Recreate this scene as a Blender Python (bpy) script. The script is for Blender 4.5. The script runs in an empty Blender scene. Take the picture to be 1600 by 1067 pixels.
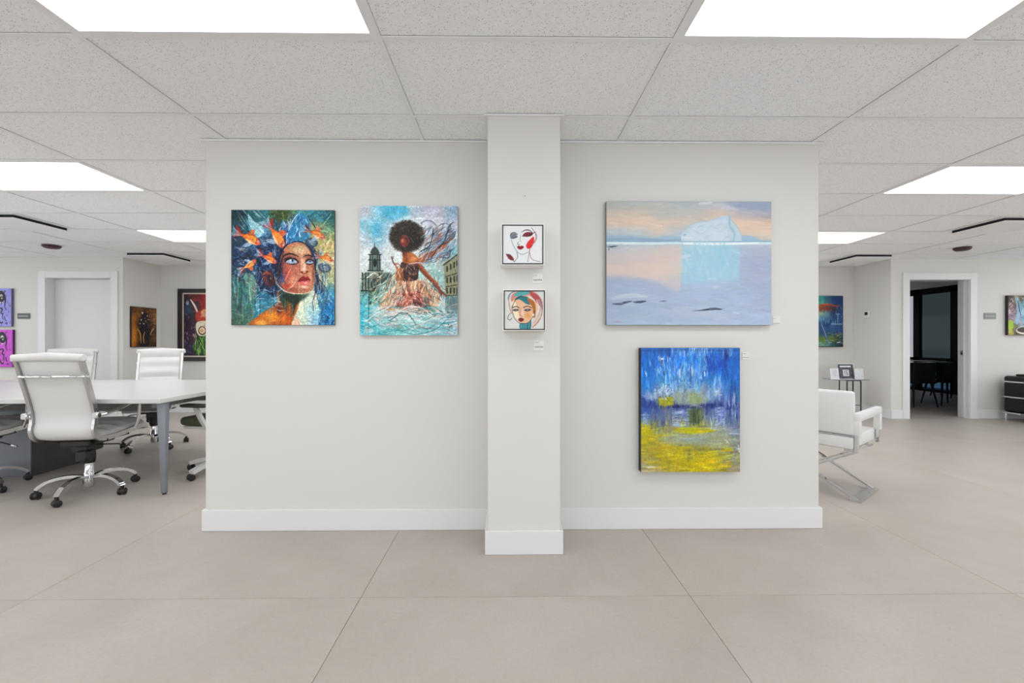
import bpy, bmesh, math, random
import numpy as np
from mathutils import Vector, Matrix
random.seed(4)
# ---------------------------------------------------------------- camera, world, exposure
SC = bpy.context.scene
SKY, PANEL = 3.1, 6.8     # overcast daylight outside; strength of the flat ceiling panels
F, CY, YAW, EYE = 668.2, 533.4, 0.0111, 1.1717
cd = bpy.data.cameras.new('camera'); cam = bpy.data.objects.new('camera', cd); SC.collection.objects.link(cam)
cam.location = (0, 0, EYE); cam.rotation_euler = (math.radians(90), 0, -YAW)
cd.sensor_width = 36; cd.lens = F/1600*36; cd.clip_start = .05; cd.clip_end = 200; cd.shift_y = (CY-533.5)/1600
SC.camera = cam
w = bpy.data.worlds.new('world'); SC.world = w; w.use_nodes = True
w.node_tree.nodes['Background'].inputs[0].default_value = (.93, .97, 1.0, 1)
w.node_tree.nodes['Background'].inputs[1].default_value = SKY
SC.view_settings.view_transform = 'Standard'; SC.view_settings.look = 'None'; SC.view_settings.gamma = 1
SC.view_settings.use_curve_mapping = False; SC.view_settings.exposure = 0.0
SC.cycles.max_bounces = 12; SC.cycles.diffuse_bounces = 8; SC.cycles.caustics_reflective = False; SC.cycles.caustics_refractive = False
SC.cycles.use_denoising = True; SC.cycles.sample_clamp_indirect = 8

H = 2.4172                                   # ceiling height
X0, Y0, TX, TY = -.5269, 1.7633, 1.22, .61   # ceiling grid origin and module
def at(px, py, Y):
    """world x, z of a photograph pixel on the plane Y = const"""
    u, v = (px-800)/F, (py-CY)/F; c, s = math.cos(YAW), math.sin(YAW)
    t = Y/(c-u*s); return (u*c+s)*t, EYE-v*t
def hxl(h, a=1):
    h = h.lstrip('#'); v = [int(h[i:i+2], 16)/255 for i in (0, 2, 4)]
    return tuple((x/12.92 if x < .04045 else ((x+.055)/1.055)**2.4) for x in v)+(a,)

# ---------------------------------------------------------------- materials
MATS = {}
def mat(name, col, rough=.5, metal=0, bump=None, var=None, coat=0, spec=.5, emit=None, trans=0, alpha=1, ior=1.45):
    if name in MATS: return MATS[name]
    m = bpy.data.materials.new(name); m.use_nodes = True; nt = m.node_tree; N = nt.nodes; L = nt.links
    b = N['Principled BSDF']; c = hxl(col) if isinstance(col, str) else tuple(col)+(1,)
    b.inputs['Base Color'].default_value = c; b.inputs['Roughness'].default_value = rough; b.inputs['Metallic'].default_value = metal
    b.inputs['Specular IOR Level'].default_value = spec; b.inputs['Coat Weight'].default_value = coat; b.inputs['Transmission Weight'].default_value = trans
    b.inputs['Alpha'].default_value = alpha; b.inputs['IOR'].default_value = ior
    if emit: b.inputs['Emission Color'].default_value = hxl(emit[0]); b.inputs['Emission Strength'].default_value = emit[1]
    tc = N.new('ShaderNodeTexCoord')
    if bump:
        n = N.new('ShaderNodeTexNoise'); n.inputs['Scale'].default_value = bump[0]; n.inputs['Detail'].default_value = 3
        L.new(tc.outputs['Object'], n.inputs['Vector']); bp = N.new('ShaderNodeBump'); bp.inputs['Strength'].default_value = bump[1]; bp.inputs['Distance'].default_value = bump[2] if len(bump) > 2 else .002
        L.new(n.outputs[0], bp.inputs['Height']); L.new(bp.outputs[0], b.inputs['Normal'])
    if var:
        n = N.new('ShaderNodeTexNoise'); n.inputs['Scale'].default_value = var[0]; n.inputs['Detail'].default_value = 5
        L.new(tc.outputs['Object'], n.inputs['Vector']); r = N.new('ShaderNodeValToRGB')
        r.color_ramp.elements[0].position = .3; r.color_ramp.elements[1].position = .7
        r.color_ramp.elements[0].color = tuple(x*(1-var[1]) for x in c[:3])+(1,); r.color_ramp.elements[1].color = tuple(min(1, x*(1+var[1])) for x in c[:3])+(1,)
        L.new(n.outputs[0], r.inputs[0]); L.new(r.outputs[0], b.inputs['Base Color'])
    MATS[name] = m; return m
wallm = mat('wall_paint', (.645, .635, .608), .75, bump=(260, .12, .001), spec=.25)
trimm = mat('trim_paint', (.70, .702, .708), .38, spec=.4)
gridm = mat('grid_metal', (.84, .845, .855), .5)
chrome = mat('chrome', (.70, .71, .73), .04, 1)
alum = mat('brushed_aluminium', (.55, .55, .55), .3, 1, bump=(90, .1))
white_leather = mat('white_leather', (.64, .636, .628), .42, bump=(220, .2, .001), var=(6, .02))
black = mat('black_plastic', (.012, .012, .013), .42)
blackmet = mat('black_metal', (.01, .01, .011), .35, .3)
white_lam = mat('white_laminate', (.60, .59, .575), .32, spec=.5, var=(3, .01))
grey_steel = mat('blue_grey_steel', (.20, .215, .245), .35, .25)
charcoal = mat('charcoal_shade', (.055, .058, .062), .45, var=(8, .1))
apronm = mat('apron_grey', (.16, .155, .15), .5)
bleather = mat('black_leather', (.004, .005, .010), .5, bump=(160, .3, .001))
blackwood = mat('black_wood', (.008, .008, .010), .4)
def tilem():
    m = bpy.data.materials.new('mineral_tile'); m.use_nodes = True; nt = m.node_tree; N, L = nt.nodes, nt.links; b = N['Principled BSDF']
    tc = N.new('ShaderNodeTexCoord'); oi = N.new('ShaderNodeObjectInfo'); ad = N.new('ShaderNodeVectorMath'); ad.operation = 'ADD'
    sc = N.new('ShaderNodeVectorMath'); sc.operation = 'SCALE'; sc.inputs['Scale'].default_value = 40
    cb = N.new('ShaderNodeCombineXYZ'); L.new(oi.outputs['Random'], cb.inputs[0]); L.new(oi.outputs['Random'], cb.inputs[1]); L.new(cb.outputs[0], sc.inputs[0])
    L.new(tc.outputs['Object'], ad.inputs[0]); L.new(sc.outputs[0], ad.inputs[1])
    v = N.new('ShaderNodeTexVoronoi'); v.inputs['Scale'].default_value = 130; L.new(ad.outputs[0], v.inputs['Vector'])
    n = N.new('ShaderNodeTexNoise'); n.inputs['Scale'].default_value = 60; n.inputs['Detail'].default_value = 4; L.new(ad.outputs[0], n.inputs['Vector'])
    # pinholes: voronoi cell centres, their size driven by the cell colour
    sx = N.new('ShaderNodeSeparateColor'); L.new(v.outputs['Color'], sx.inputs[0])
    mr = N.new('ShaderNodeMath'); mr.operation = 'MULTIPLY'; mr.inputs[1].default_value = .34; L.new(sx.outputs[0], mr.inputs[0])
    ls = N.new('ShaderNodeMath'); ls.operation = 'LESS_THAN'; L.new(v.outputs['Distance'], ls.inputs[0]); L.new(mr.outputs[0], ls.inputs[1])
    r = N.new('ShaderNodeValToRGB'); r.color_ramp.elements[0].color = (.88, .893, .915, 1); r.color_ramp.elements[1].color = (.93, .94, .955, 1); r.color_ramp.elements[0].position = .35; r.color_ramp.elements[1].position = .65
    L.new(n.outputs[0], r.inputs[0]); mx = N.new('ShaderNodeMix'); mx.data_type = 'RGBA'; mx.inputs[7].default_value = (.47, .47, .47, 1)
    L.new(ls.outputs[0], mx.inputs[0]); L.new(r.outputs[0], mx.inputs[6]); L.new(mx.outputs[2], b.inputs['Base Color'])
    b.inputs['Roughness'].default_value = .9; b.inputs['Specular IOR Level'].default_value = .1
    bp = N.new('ShaderNodeBump'); bp.inputs['Strength'].default_value = .35; bp.inputs['Distance'].default_value = .002; bp.invert = True; L.new(ls.outputs[0], bp.inputs['Height']); L.new(bp.outputs[0], b.inputs['Normal'])
    return m
def floorm():
    m = bpy.data.materials.new('porcelain_tile'); m.use_nodes = True; nt = m.node_tree; N, L = nt.nodes, nt.links; b = N['Principled BSDF']
    tc = N.new('ShaderNodeTexCoord'); oi = N.new('ShaderNodeObjectInfo'); ad = N.new('ShaderNodeVectorMath'); ad.operation = 'MULTIPLY_ADD'; ad.inputs[1].default_value = (1, 1, 1)
    cb = N.new('ShaderNodeCombineXYZ'); mu = N.new('ShaderNodeMath'); mu.operation = 'MULTIPLY'; mu.inputs[1].default_value = 30; L.new(oi.outputs['Random'], mu.inputs[0]); L.new(mu.outputs[0], cb.inputs[2])
    L.new(tc.outputs['Object'], ad.inputs[0]); L.new(cb.outputs[0], ad.inputs[2])
    n = N.new('ShaderNodeTexNoise'); n.inputs['Scale'].default_value = 2.2; n.inputs['Detail'].default_value = 8; n.inputs['Roughness'].default_value = .62; n.inputs['Distortion'].default_value = .5; L.new(ad.outputs[0], n.inputs['Vector'])
    r = N.new('ShaderNodeValToRGB'); e = r.color_ramp.elements; e[0].position = .3; e[1].position = .7; e[0].color = (.385, .343, .302, 1); e[1].color = (.445, .403, .362, 1)
    L.new(n.outputs[0], r.inputs[0])
    n2 = N.new('ShaderNodeTexNoise'); n2.inputs['Scale'].default_value = 70; n2.inputs['Detail'].default_value = 2; L.new(ad.outputs[0], n2.inputs['Vector'])
    mx = N.new('ShaderNodeMix'); mx.data_type = 'RGBA'; mx.blend_type = 'OVERLAY'; mx.inputs[0].default_value = .08; L.new(r.outputs[0], mx.inputs[6]); L.new(n2.outputs[0], mx.inputs[7]); L.new(mx.outputs[2], b.inputs['Base Color'])
    b.inputs['Roughness'].default_value = .42; b.inputs['Specular IOR Level'].default_value = .45
    return m
def paintm():
    m = bpy.data.materials.new('oil_paint'); m.use_nodes = True; nt = m.node_tree; N, L = nt.nodes, nt.links; b = N['Principled BSDF']
    a = N.new('ShaderNodeAttribute'); a.attribute_name = 'paint'; L.new(a.outputs['Color'], b.inputs['Base Color']); b.inputs['Roughness'].default_value = .5; b.inputs['Specular IOR Level'].default_value = .3
    tc = N.new('ShaderNodeTexCoord'); n = N.new('ShaderNodeTexNoise'); n.inputs['Scale'].default_value = 120; L.new(tc.outputs['Object'], n.inputs['Vector'])
    bp = N.new('ShaderNodeBump'); bp.inputs['Strength'].default_value = .15; bp.inputs['Distance'].default_value = .001; L.new(n.outputs[0], bp.inputs['Height']); L.new(bp.outputs[0], b.inputs['Normal'])
    return m
ceilm, florm, oilm = tilem(), floorm(), paintm()

# ---------------------------------------------------------------- mesh helpers
def B(): return bmesh.new()
def box(bm, x0, x1, y0, y1, z0, z1, bev=0, seg=2, M=None):
    r = bmesh.ops.create_cube(bm, size=1); vs = r['verts']
    for v in vs: v.co = Vector(((x0+x1)/2+v.co.x*(x1-x0), (y0+y1)/2+v.co.y*(y1-y0), (z0+z1)/2+v.co.z*(z1-z0)))
    if bev:
        es = list({e for v in vs for e in v.link_edges}); g = bmesh.ops.bevel(bm, geom=es, offset=bev, segments=seg, affect='EDGES', profile=.5)
        vs = list({v for f in g['faces'] for v in f.verts} | {v for v in vs if v.is_valid})
    if M is not None: bmesh.ops.transform(bm, matrix=M, verts=vs)
    return vs
def tube(bm, pts, r, seg=8, flat=None, closed=False):
    """sweep along pts; r a number or one per point; flat=(w,h) gives a rectangular bar"""
    P = [Vector(p) for p in pts]; n = len(P); R = r if hasattr(r, '__len__') else [r]*n
    up = Vector((0, 0, 1)); rings = []; prev = None
    for i in range(n):
        if closed: t = (P[(i+1) % n]-P[i-1]).normalized()
        else: t = ((P[i+1]-P[i]).normalized() if i == 0 else (P[i]-P[i-1]).normalized() if i == n-1 else ((P[i+1]-P[i]).normalized()+(P[i]-P[i-1]).normalized()).normalized())
        if prev is None: a = t.cross(up) if abs(t.z) < .95 else t.cross(Vector((0, 1, 0)))
        else: a = prev-t*prev.dot(t)
        a.normalize(); b = t.cross(a); prev = a; k = 1
        if 0 < i < n-1 and flat: k = 1/max(.6, t.dot((P[i+1]-P[i]).normalized()))
        if flat: rings.append([bm.verts.new(P[i]+a*sx*flat[0]/2+b*sy*flat[1]/2*k) for sx, sy in ((-1, -1), (1, -1), (1, 1), (-1, 1))])
        else: rings.append([bm.verts.new(P[i]+(a*math.cos(2*math.pi*j/seg)+b*math.sin(2*math.pi*j/seg))*R[i]) for j in range(seg)])
    m = len(rings[0])
    for i in range(n if closed else n-1):
        A, C = rings[i], rings[(i+1) % n]
        for j in range(m): bm.faces.new((A[j], A[(j+1) % m], C[(j+1) % m], C[j]))
    if not closed: bm.faces.new(rings[0][::-1]); bm.faces.new(rings[-1])
def lathe(bm, prof, cx=0, cy=0, cz=0, seg=24, M=None):
    rings = []
    for r, z in prof: rings.append([bm.verts.new((cx+r*math.cos(2*math.pi*j/seg), cy+r*math.sin(2*math.pi*j/seg), cz+z)) for j in range(seg)])
    for A, C in zip(rings, rings[1:]):
        for j in range(seg): bm.faces.new((A[j], A[(j+1) % seg], C[(j+1) % seg], C[j]))
    bm.faces.new(rings[0][::-1]); bm.faces.new(rings[-1])
    if M is not None: bmesh.ops.transform(bm, matrix=M, verts=[v for R in rings for v in R])
def smooth_path(p, n=5):
    p = [Vector(q) for q in p]; out = []
    for i in range(len(p)-1):
        a, b, c, d = p[max(i-1, 0)], p[i], p[i+1], p[min(i+2, len(p)-1)]
        for k in range(n):
            t = k/n; out.append(.5*((2*b)+(c-a)*t+(2*a-5*b+4*c-d)*t*t+(3*b-a-3*c+d)*t**3))
    return out+[p[-1]]
def obj(name, bm, m, parent=None, smooth=False, loc=None):
    bmesh.ops.recalc_face_normals(bm, faces=bm.faces)
    me = bpy.data.meshes.new(name); bm.to_mesh(me); bm.free(); me.materials.append(m)
    if smooth:
        for p in me.polygons: p.use_smooth = True
        me.set_sharp_from_angle(angle=math.radians(40))
    o = bpy.data.objects.new(name, me); SC.collection.objects.link(o)
    if parent: o.parent = parent
    if loc: o.location = loc
    return o
def tag(o, label, cat, group=None):
    o['label'] = label; o['category'] = cat
    if group: o['group'] = group
    return o
def thing(name, label, cat, loc=(0, 0, 0), rz=0, group=None):
    o = bpy.data.objects.new(name, None); o.empty_display_size = .1; SC.collection.objects.link(o)
    o.location = loc; o.rotation_euler = (0, 0, rz); return tag(o, label, cat, group)
def struct(name, bm, m, parent=None, smooth=False):
    o = obj(name, bm, m, parent, smooth)
    if not parent: o['kind'] = 'structure'
    return o
def kids(o): return [c for c in bpy.data.objects if c.parent == o]
def dup(root, loc, rz, label):
    def cp(o, par):
        c = o.copy(); SC.collection.objects.link(c); c.parent = par
        for ch in CH.get(o.name, []): cp(ch, c)
        return c
    CH = {}
    for o in bpy.data.objects:
        if o.parent: CH.setdefault(o.parent.name, []).append(o)
    r = cp(root, None); r.location = loc; r.rotation_euler = (0, 0, rz); r['label'] = label; return r

# ================================================================ SETTING
WY, CYF, FY, BY = 2.671, 2.3596, 6.42, 7.11          # partition face, pillar face, far wall, niche wall
WL, WR = at(321, 0, WY)[0], at(1279.5, 0, WY)[0]
CL, CR = at(762, 0, CYF)[0], at(875.5, 0, CYF)[0]
NL, NR = -5.71, 5.815; RL, RR, RB = -10.2, 9.86, -4.3; DR = 9.86; DY = 11.6; WT = .16
# floor
b = B(); box(b, RL-.1, DR+1.0, RB-.1, DY+.1, -.12, -.005); floor = struct('floor', b, mat('grout', (.36, .33, .30), .9))
FX, FYL, FT = -.669, 1.9644, 1.5109
bt = B(); box(bt, 0, FT-.002, 0, 2*FT-.002, -.005, 0, .0007, 1); bm_tile = obj('floor_tile', bt, florm, floor)
first = True
for i in range(-7, 8):
    for j in range(-3, 4):
        x, y = FX+i*FT, FYL+j*2*FT
        if x < RL-FT or x > DR or y > DY or y < RB-2*FT: continue
        if first: o = bm_tile; first = False
        else: o = bm_tile.copy(); SC.collection.objects.link(o)
        o.location = (x, y, 0)
# ceiling: slab, exposed grid and lay-in boards
b = B(); box(b, RL-.1, RR+.1, RB-.1, BY+.1, H+.10, H+.2); ceiling = struct('ceiling', b, mat('plenum', (.05, .05, .05), .9))
LIGHTS = {(-1, -1), (1, -1), (-3, 2), (3, 2), (-3, 5), (3, 5), (-1, 2), (1, 2), (-1, 5), (1, 5), (-3, -1), (3, -1), (-5, 2), (5, 2), (-5, -1), (5, -1), (-7, 2), (-7, 5), (-7, -1), (7, 2), (7, 5), (7, -1), (-3, 7), (3, 7), (-1, 7), (1, 7)}
LIGHTS |= {(i, j) for i in (-5, -3, -1, 1, 3, 5) for j in (-4,)}  # cells missing from LBL are unseen panels, added to raise the light level
VENTS = {(-4, 4): 0, (-4, 7): 0, (4, 4): 1, (4, 7): 1}
def in_room(x0, x1, y0, y1):
    if y0 >= BY or y1 <= RB or x1 <= RL or x0 >= RR: return False
    return not (y0 >= FY and (x1 <= NL or x0 >= NR))
full = half = None; e = .011
for i in range(-9, 10):
    for j in range(-10, 9):
        x0, y0 = X0+i*TX, Y0+j*TY
        if not in_room(x0, x0+TX, y0, y0+TY) or (i, j) in LIGHTS: continue
        if (i, j) in VENTS:
            bb = B(); box(bb, e, TX/2-e, e, TY-e, .004, .018, .002, 1)
            o = obj('ceiling_tile', bb, ceilm, ceiling, loc=(x0+(TX/2 if VENTS[(i, j)] == 0 else 0), y0, H)); continue
        cx0, cx1, cy0, cy1 = e, TX-e, e, TY-e; cut = False
        if x0 < RL: cx0 = RL-x0+.005; cut = True
        if x0+TX > RR: cx1 = RR-x0-.005; cut = True
        if y0 < RB: cy0 = RB-y0+.005; cut = True
        if y0+TY > BY: cy1 = BY-y0-.005; cut = True
        if y0+TY > FY and (x0+TX <= NL or x0 >= NR): cy1 = FY-y0-.005; cut = True
        if cy1-cy0 < .02 or cx1-cx0 < .02: continue
        if cut or full is None:
            bb = B(); box(bb, cx0, cx1, cy0, cy1, .004, .018, .002, 1); o = obj('ceiling_tile', bb, ceilm, ceiling, loc=(x0, y0, H))
            if not cut: full = o
        else:
            o = full.copy(); SC.collection.objects.link(o); o.location = (x0, y0, H)
for i in range(-8, 10):
    x = X0+i*TX
    if RL < x < RR:
        b = B(); box(b, x-.012, x+.012, RB, BY if NL < x < NR else FY, H-.001, H+.002); box(b, x-.002, x+.002, RB, BY if NL < x < NR else FY, H+.002, H+.04); obj('grid_runner', b, gridm, ceiling)
for j in range(-9, 9):
    y = Y0+j*TY
    if RB < y < BY:
        b = B(); a, c = (RL, RR) if y < FY else (NL, NR); box(b, a, c, y-.012, y+.012, H-.0005, H+.0025); box(b, a, c, y-.002, y+.002, H+.0025, H+.04); obj('cross_tee', b, gridm, ceiling)
for (i, j), s in VENTS.items():
    x = X0+i*TX+TX/2; b = B(); box(b, x-.012, x+.012, Y0+j*TY, Y0+(j+1)*TY, H-.0007, H+.0023); obj('cross_tee', b, gridm, ceiling)
# wall angle where partition and pillar meet the ceiling
b = B(); m_ = .02
for r in ((WL-m_, CL-m_, WY-m_, WY+.001), (CR+m_, WR+m_, WY-m_, WY+.001), (CL-m_, CR+m_, CYF-m_, CYF+.001), (CL-m_, CL+.001, CYF, WY), (CR-.001, CR+m_, CYF, WY), (WL-m_, WL+.001, WY, WY+.2), (WR-.001, WR+m_, WY, WY+.2)): box(b, *r, H-.0075, H-.0012)
struct('trim_1', b, gridm)
b = B(); yb = WY+.2; box(b, WL, WR, WY, yb, 0, H-.0015, .003, 1); struct('wall_center', b, wallm)
b = B(); box(b, CL, CR, CYF, WY-.0005, 0, H-.0015, .003, 1); struct('wall_center_pillar', b, wallm)
BH, BT = .132, .0145
def base(name, segs):
    b = B()
    for x0, x1, y0, y1 in segs: box(b, x0, x1, y0, y1, 0, BH, .003, 1)
    return struct(name, b, trimm)
base('baseboard_front', [(WL-BT, CL-BT-.0005, WY-BT, WY-.0005), (CR+BT+.0005, WR+BT, WY-BT, WY-.0005)])
base('baseboard_pillar', [(CL-BT, CR+BT, CYF-BT, CYF-.0005), (CL-BT, CL-.0005, CYF, WY-.001), (CR+.0005, CR+BT, CYF, WY-.001)])
base('baseboard_ends', [(WL-BT, WL-.0005, WY, yb+BT), (WR+.0005, WR+BT, WY, yb+BT), (WL, WR, yb+.0005, yb+BT)])
# outer walls, with the two door openings in the far wall
LO0, LO1, LOZ = at(72, 0, FY)[0], at(173.5, 0, FY)[0], at(0, 433, FY)[1]
RO0, RO1, ROZ = at(1420.5, 0, FY)[0], at(1515, 0, FY)[0], at(0, 433.5, FY)[1]
b = B(); box(b, RL, LO0, FY, FY+WT, 0, H+.05); box(b, LO1, NL, FY, FY+WT, 0, H+.05); box(b, LO0, LO1, FY, FY+WT, LOZ, H+.05); struct('wall_back_left', b, wallm)
b = B(); box(b, NL-.12, NL, FY+WT+.0005, BY+.1, 0, H+.05); struct('wall_niche_left', b, wallm)
b = B(); box(b, NL+.0005, NR-.0005, BY, BY+.12, 0, H+.05); struct('wall_niche_back', b, wallm)
b = B(); box(b, NR, NR+.12, FY+WT+.0005, BY+.1, 0, H+.05); struct('wall_niche_right', b, wallm)
b = B(); box(b, NR, RO0, FY, FY+WT, 0, H+.05); box(b, RO1, DR, FY, FY+WT, 0, H+.05); box(b, RO0, RO1, FY, FY+WT, ROZ, H+.05); struct('wall_back_right', b, wallm)
def side_wall(name, wname, x0, x1):
    b = B(); box(b, x0, x1, RB, FY+(WT if x0 < 0 else 0), 0, .45); box(b, x0, x1, RB, FY+(WT if x0 < 0 else 0), 2.3, H+.05)
    ws = [(-3.6, -1.5), (-1.2, .9), (1.2, 3.3), (3.6, 5.7)]; e_ = [RB]+[v for w_ in ws for v in w_]+[FY+(WT if x0 < 0 else 0)]
    for k in range(0, len(e_), 2): box(b, x0, x1, e_[k], e_[k+1], .45, 2.3)
    struct(name, b, wallm); b = B(); xm = (x0+x1)/2
    for a, c in ws:
        for r in ((a, c, .45, .49), (a, c, 2.26, 2.3), (a, a+.04, .49, 2.26), (c-.04, c, .49, 2.26), ((a+c)/2-.02, (a+c)/2+.02, .49, 2.26)): box(b, xm-.03, xm+.03, *r)
        ld = bpy.data.lights.new('added_window_portal', 'AREA'); ld.shape = 'RECTANGLE'; ld.size = 1.85; ld.size_y = c-a; ld.cycles.is_portal = True
        lo = bpy.data.objects.new('added_window_portal', ld); SC.collection.objects.link(lo); lo.location = (xm, (a+c)/2, 1.375); lo.rotation_euler = (0, math.radians(-90 if x0 > 0 else 90)*-1, 0); lo['kind'] = 'helper'
        lo.rotation_euler = (0, math.radians(90 if x0 > 0 else -90), 0)
    struct(wname, b, mat('window_frame_black', (.01, .01, .01), .4))
side_wall('wall_left', 'added_window_2', RL-.1, RL); side_wall('wall_right', 'added_window_3', RR, RR+.1)  # unseen side windows, added so daylight brightens the far walls
b = B(); box(b, RL, RR, RB-.1, RB, 0, .3); box(b, RL, RR, RB-.1, RB, 2.35, H+.05); wn = B(); RW = [(-9.4, -6.6), (-6.2, -3.4), (-3.0, -.2), (.2, 3.0), (3.4, 6.2), (6.6, 9.2)]
e_ = [RL]+[v for w_ in RW for v in w_]+[RR]
for k in range(0, len(e_), 2): box(b, e_[k], e_[k+1], RB-.1, RB, .3, 2.35)
struct('wall_rear', b, wallm)
for a, c in RW:
    for r in ((a, c, .3, .34), (a, c, 2.31, 2.35), (a, a+.04, .34, 2.31), (c-.04, c, .34, 2.31), ((a+c)/2-.02, (a+c)/2+.02, .34, 2.31)): box(wn, r[0], r[1], RB-.08, RB-.02, r[2], r[3])
    ld = bpy.data.lights.new('added_window_portal', 'AREA'); ld.shape = 'RECTANGLE'; ld.size = c-a; ld.size_y = 2.05; ld.cycles.is_portal = True
    lo = bpy.data.objects.new('added_window_portal', ld); SC.collection.objects.link(lo); lo.location = ((a+c)/2, RB-.05, 1.325); lo.rotation_euler = (math.radians(90), 0, 0); lo['kind'] = 'helper'
struct('added_window_4', wn, mat('window_frame_black', (.01, .01, .01), .4))  # rear windows out of view, added to light the partition and ceiling
def casing(name, x0, x1, z, ins=.0):
    cw = .105; b = B()
    box(b, x0-cw, x0, FY-.016, FY-.0005, 0, z+cw, .003, 1); box(b, x1, x1+cw, FY-.016, FY-.0005, 0, z+cw, .003, 1); box(b, x0, x1, FY-.016, FY-.0005, z, z+cw, .003, 1)
    return struct(name, b, trimm)
casing('trim_2', LO0, LO1, LOZ-.012); casing('trim_3', RO0, RO1, ROZ-.012)
def jamb(name, x0, x1, z, d):
    b = B(); box(b, x0, x0+.012, FY, FY+d, 0, z); box(b, x1-.012, x1, FY, FY+d, 0, z); box(b, x0, x1, FY, FY+d, z-.012, z); return struct(name, b, trimm)
jamb('trim_4', LO0, LO1, LOZ, WT); jamb('trim_5', RO0, RO1, ROZ, WT)
b = B(); box(b, LO0+.013, LO1-.013, FY+.11, FY+.15, .006, LOZ-.014, .002, 1); d1 = struct('door_1', b, mat('door_paint', (.64, .645, .655), .4, bump=(120, .05)))
b = B(); tube(b, [(LO0+.09, FY+.11, .98), (LO0+.09, FY+.055, .98), (LO0+.20, FY+.055, .98)], .009, 10); obj('door_handle', b, chrome, d1, True)
# pocket door edge standing in the right jamb, with its latch
b = B(); box(b, RO1-.032, RO1-.0125, FY+.055, FY+.10, .01, ROZ-.014, .002, 1); d2 = struct('door_2', b, mat('door_paint', '#ffffff'))
b = B(); box(b, RO1-.036, RO1-.0322, FY+.06, FY+.095, .96, 1.03, .001, 1); obj('latch_plate', b, alum, d2); b = B(); box(b, RO1-.039, RO1-.0362, FY+.07, FY+.086, .975, 1.0); obj('keyhole', b, black, d2)
base('baseboard_back', [(RL, LO0-.106, FY-BT, FY-.0005), (LO1+.106, NL, FY-BT, FY-.0005), (NL-.0, NL+BT, FY, BY-BT-.0005), (NL+BT, NR-BT, BY-BT, BY-.0005), (NR-BT, NR-.0005, FY, BY-BT-.0005), (NR+.0, RO0-.106, FY-BT, FY-.0005), (RO1+.106, RR, FY-BT, FY-.0005)])
# ---- the unlit room through the right doorway
b = B(); box(b, NR+.12, DR+1, FY+WT, DY, H+.0, H+.1); struct('ceiling_far_room', b, mat('far_ceiling', (.75, .75, .75), .9, var=(40, .1)))
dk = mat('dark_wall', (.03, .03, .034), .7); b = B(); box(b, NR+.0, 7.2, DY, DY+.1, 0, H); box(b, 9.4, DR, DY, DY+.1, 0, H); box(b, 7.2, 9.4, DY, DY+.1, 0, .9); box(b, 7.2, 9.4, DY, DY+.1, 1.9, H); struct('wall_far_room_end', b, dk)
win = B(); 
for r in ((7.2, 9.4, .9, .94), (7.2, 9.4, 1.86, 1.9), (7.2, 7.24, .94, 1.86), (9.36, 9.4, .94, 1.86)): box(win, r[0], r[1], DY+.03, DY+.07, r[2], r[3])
struct('added_window_5', win, mat('window_frame_black', '#000000'))  # unseen end window, added to let daylight onto the far room's ceiling
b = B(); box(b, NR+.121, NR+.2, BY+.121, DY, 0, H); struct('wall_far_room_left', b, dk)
GF = mat('black_window_frame', (.004, .004, .005), .7, spec=.08)
Yp = [6.6, 8.05, 9.36, 9.50, 10.24, 10.40, 11.0, 11.15, DY]
win = B(); box(win, DR, DR+.08, FY+WT, DY, 2.28, H); box(win, DR, DR+.08, FY+WT, DY, .66, .79); box(win, DR, DR+.08, FY+WT, DY, 0, .06); box(win, DR, DR+.08, 8.1, 9.41, .05, H)
for a, c in ((6.58, 6.7), (10.13, 10.28), (11.0, 11.15), (DY-.1, DY)): box(win, DR, DR+.08, a, c, 0, H)
wf = struct('window_1', win, GF)
gl = mat('smoked_glass', (.010, .0135, .0145), .12, trans=1, spec=.6, ior=1.1); gl2 = mat('blue_glass', (.010, .022, .038), .05, trans=1, ior=1.05); gl3 = mat('grey_glass', (.13, .13, .14), .05, trans=1, ior=1.05)
for a, c, m, z0, z1 in ((9.41, 10.13, gl, .79, 2.28), (10.28, 11.0, gl3, .79, 2.28), (6.7, 8.1, gl, .79, 2.28), (11.15, DY-.1, gl, .79, 2.28), (9.41, 10.13, gl2, .06, .66), (10.28, 11.0, gl2, .06, .66), (6.7, 8.1, gl, .06, .66), (11.15, DY-.1, gl, .06, .66)):
    b = B(); box(b, DR+.03, DR+.036, a-.01, c+.01, z0-.01, z1+.01); obj('window_pane', b, m, wf)

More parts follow.
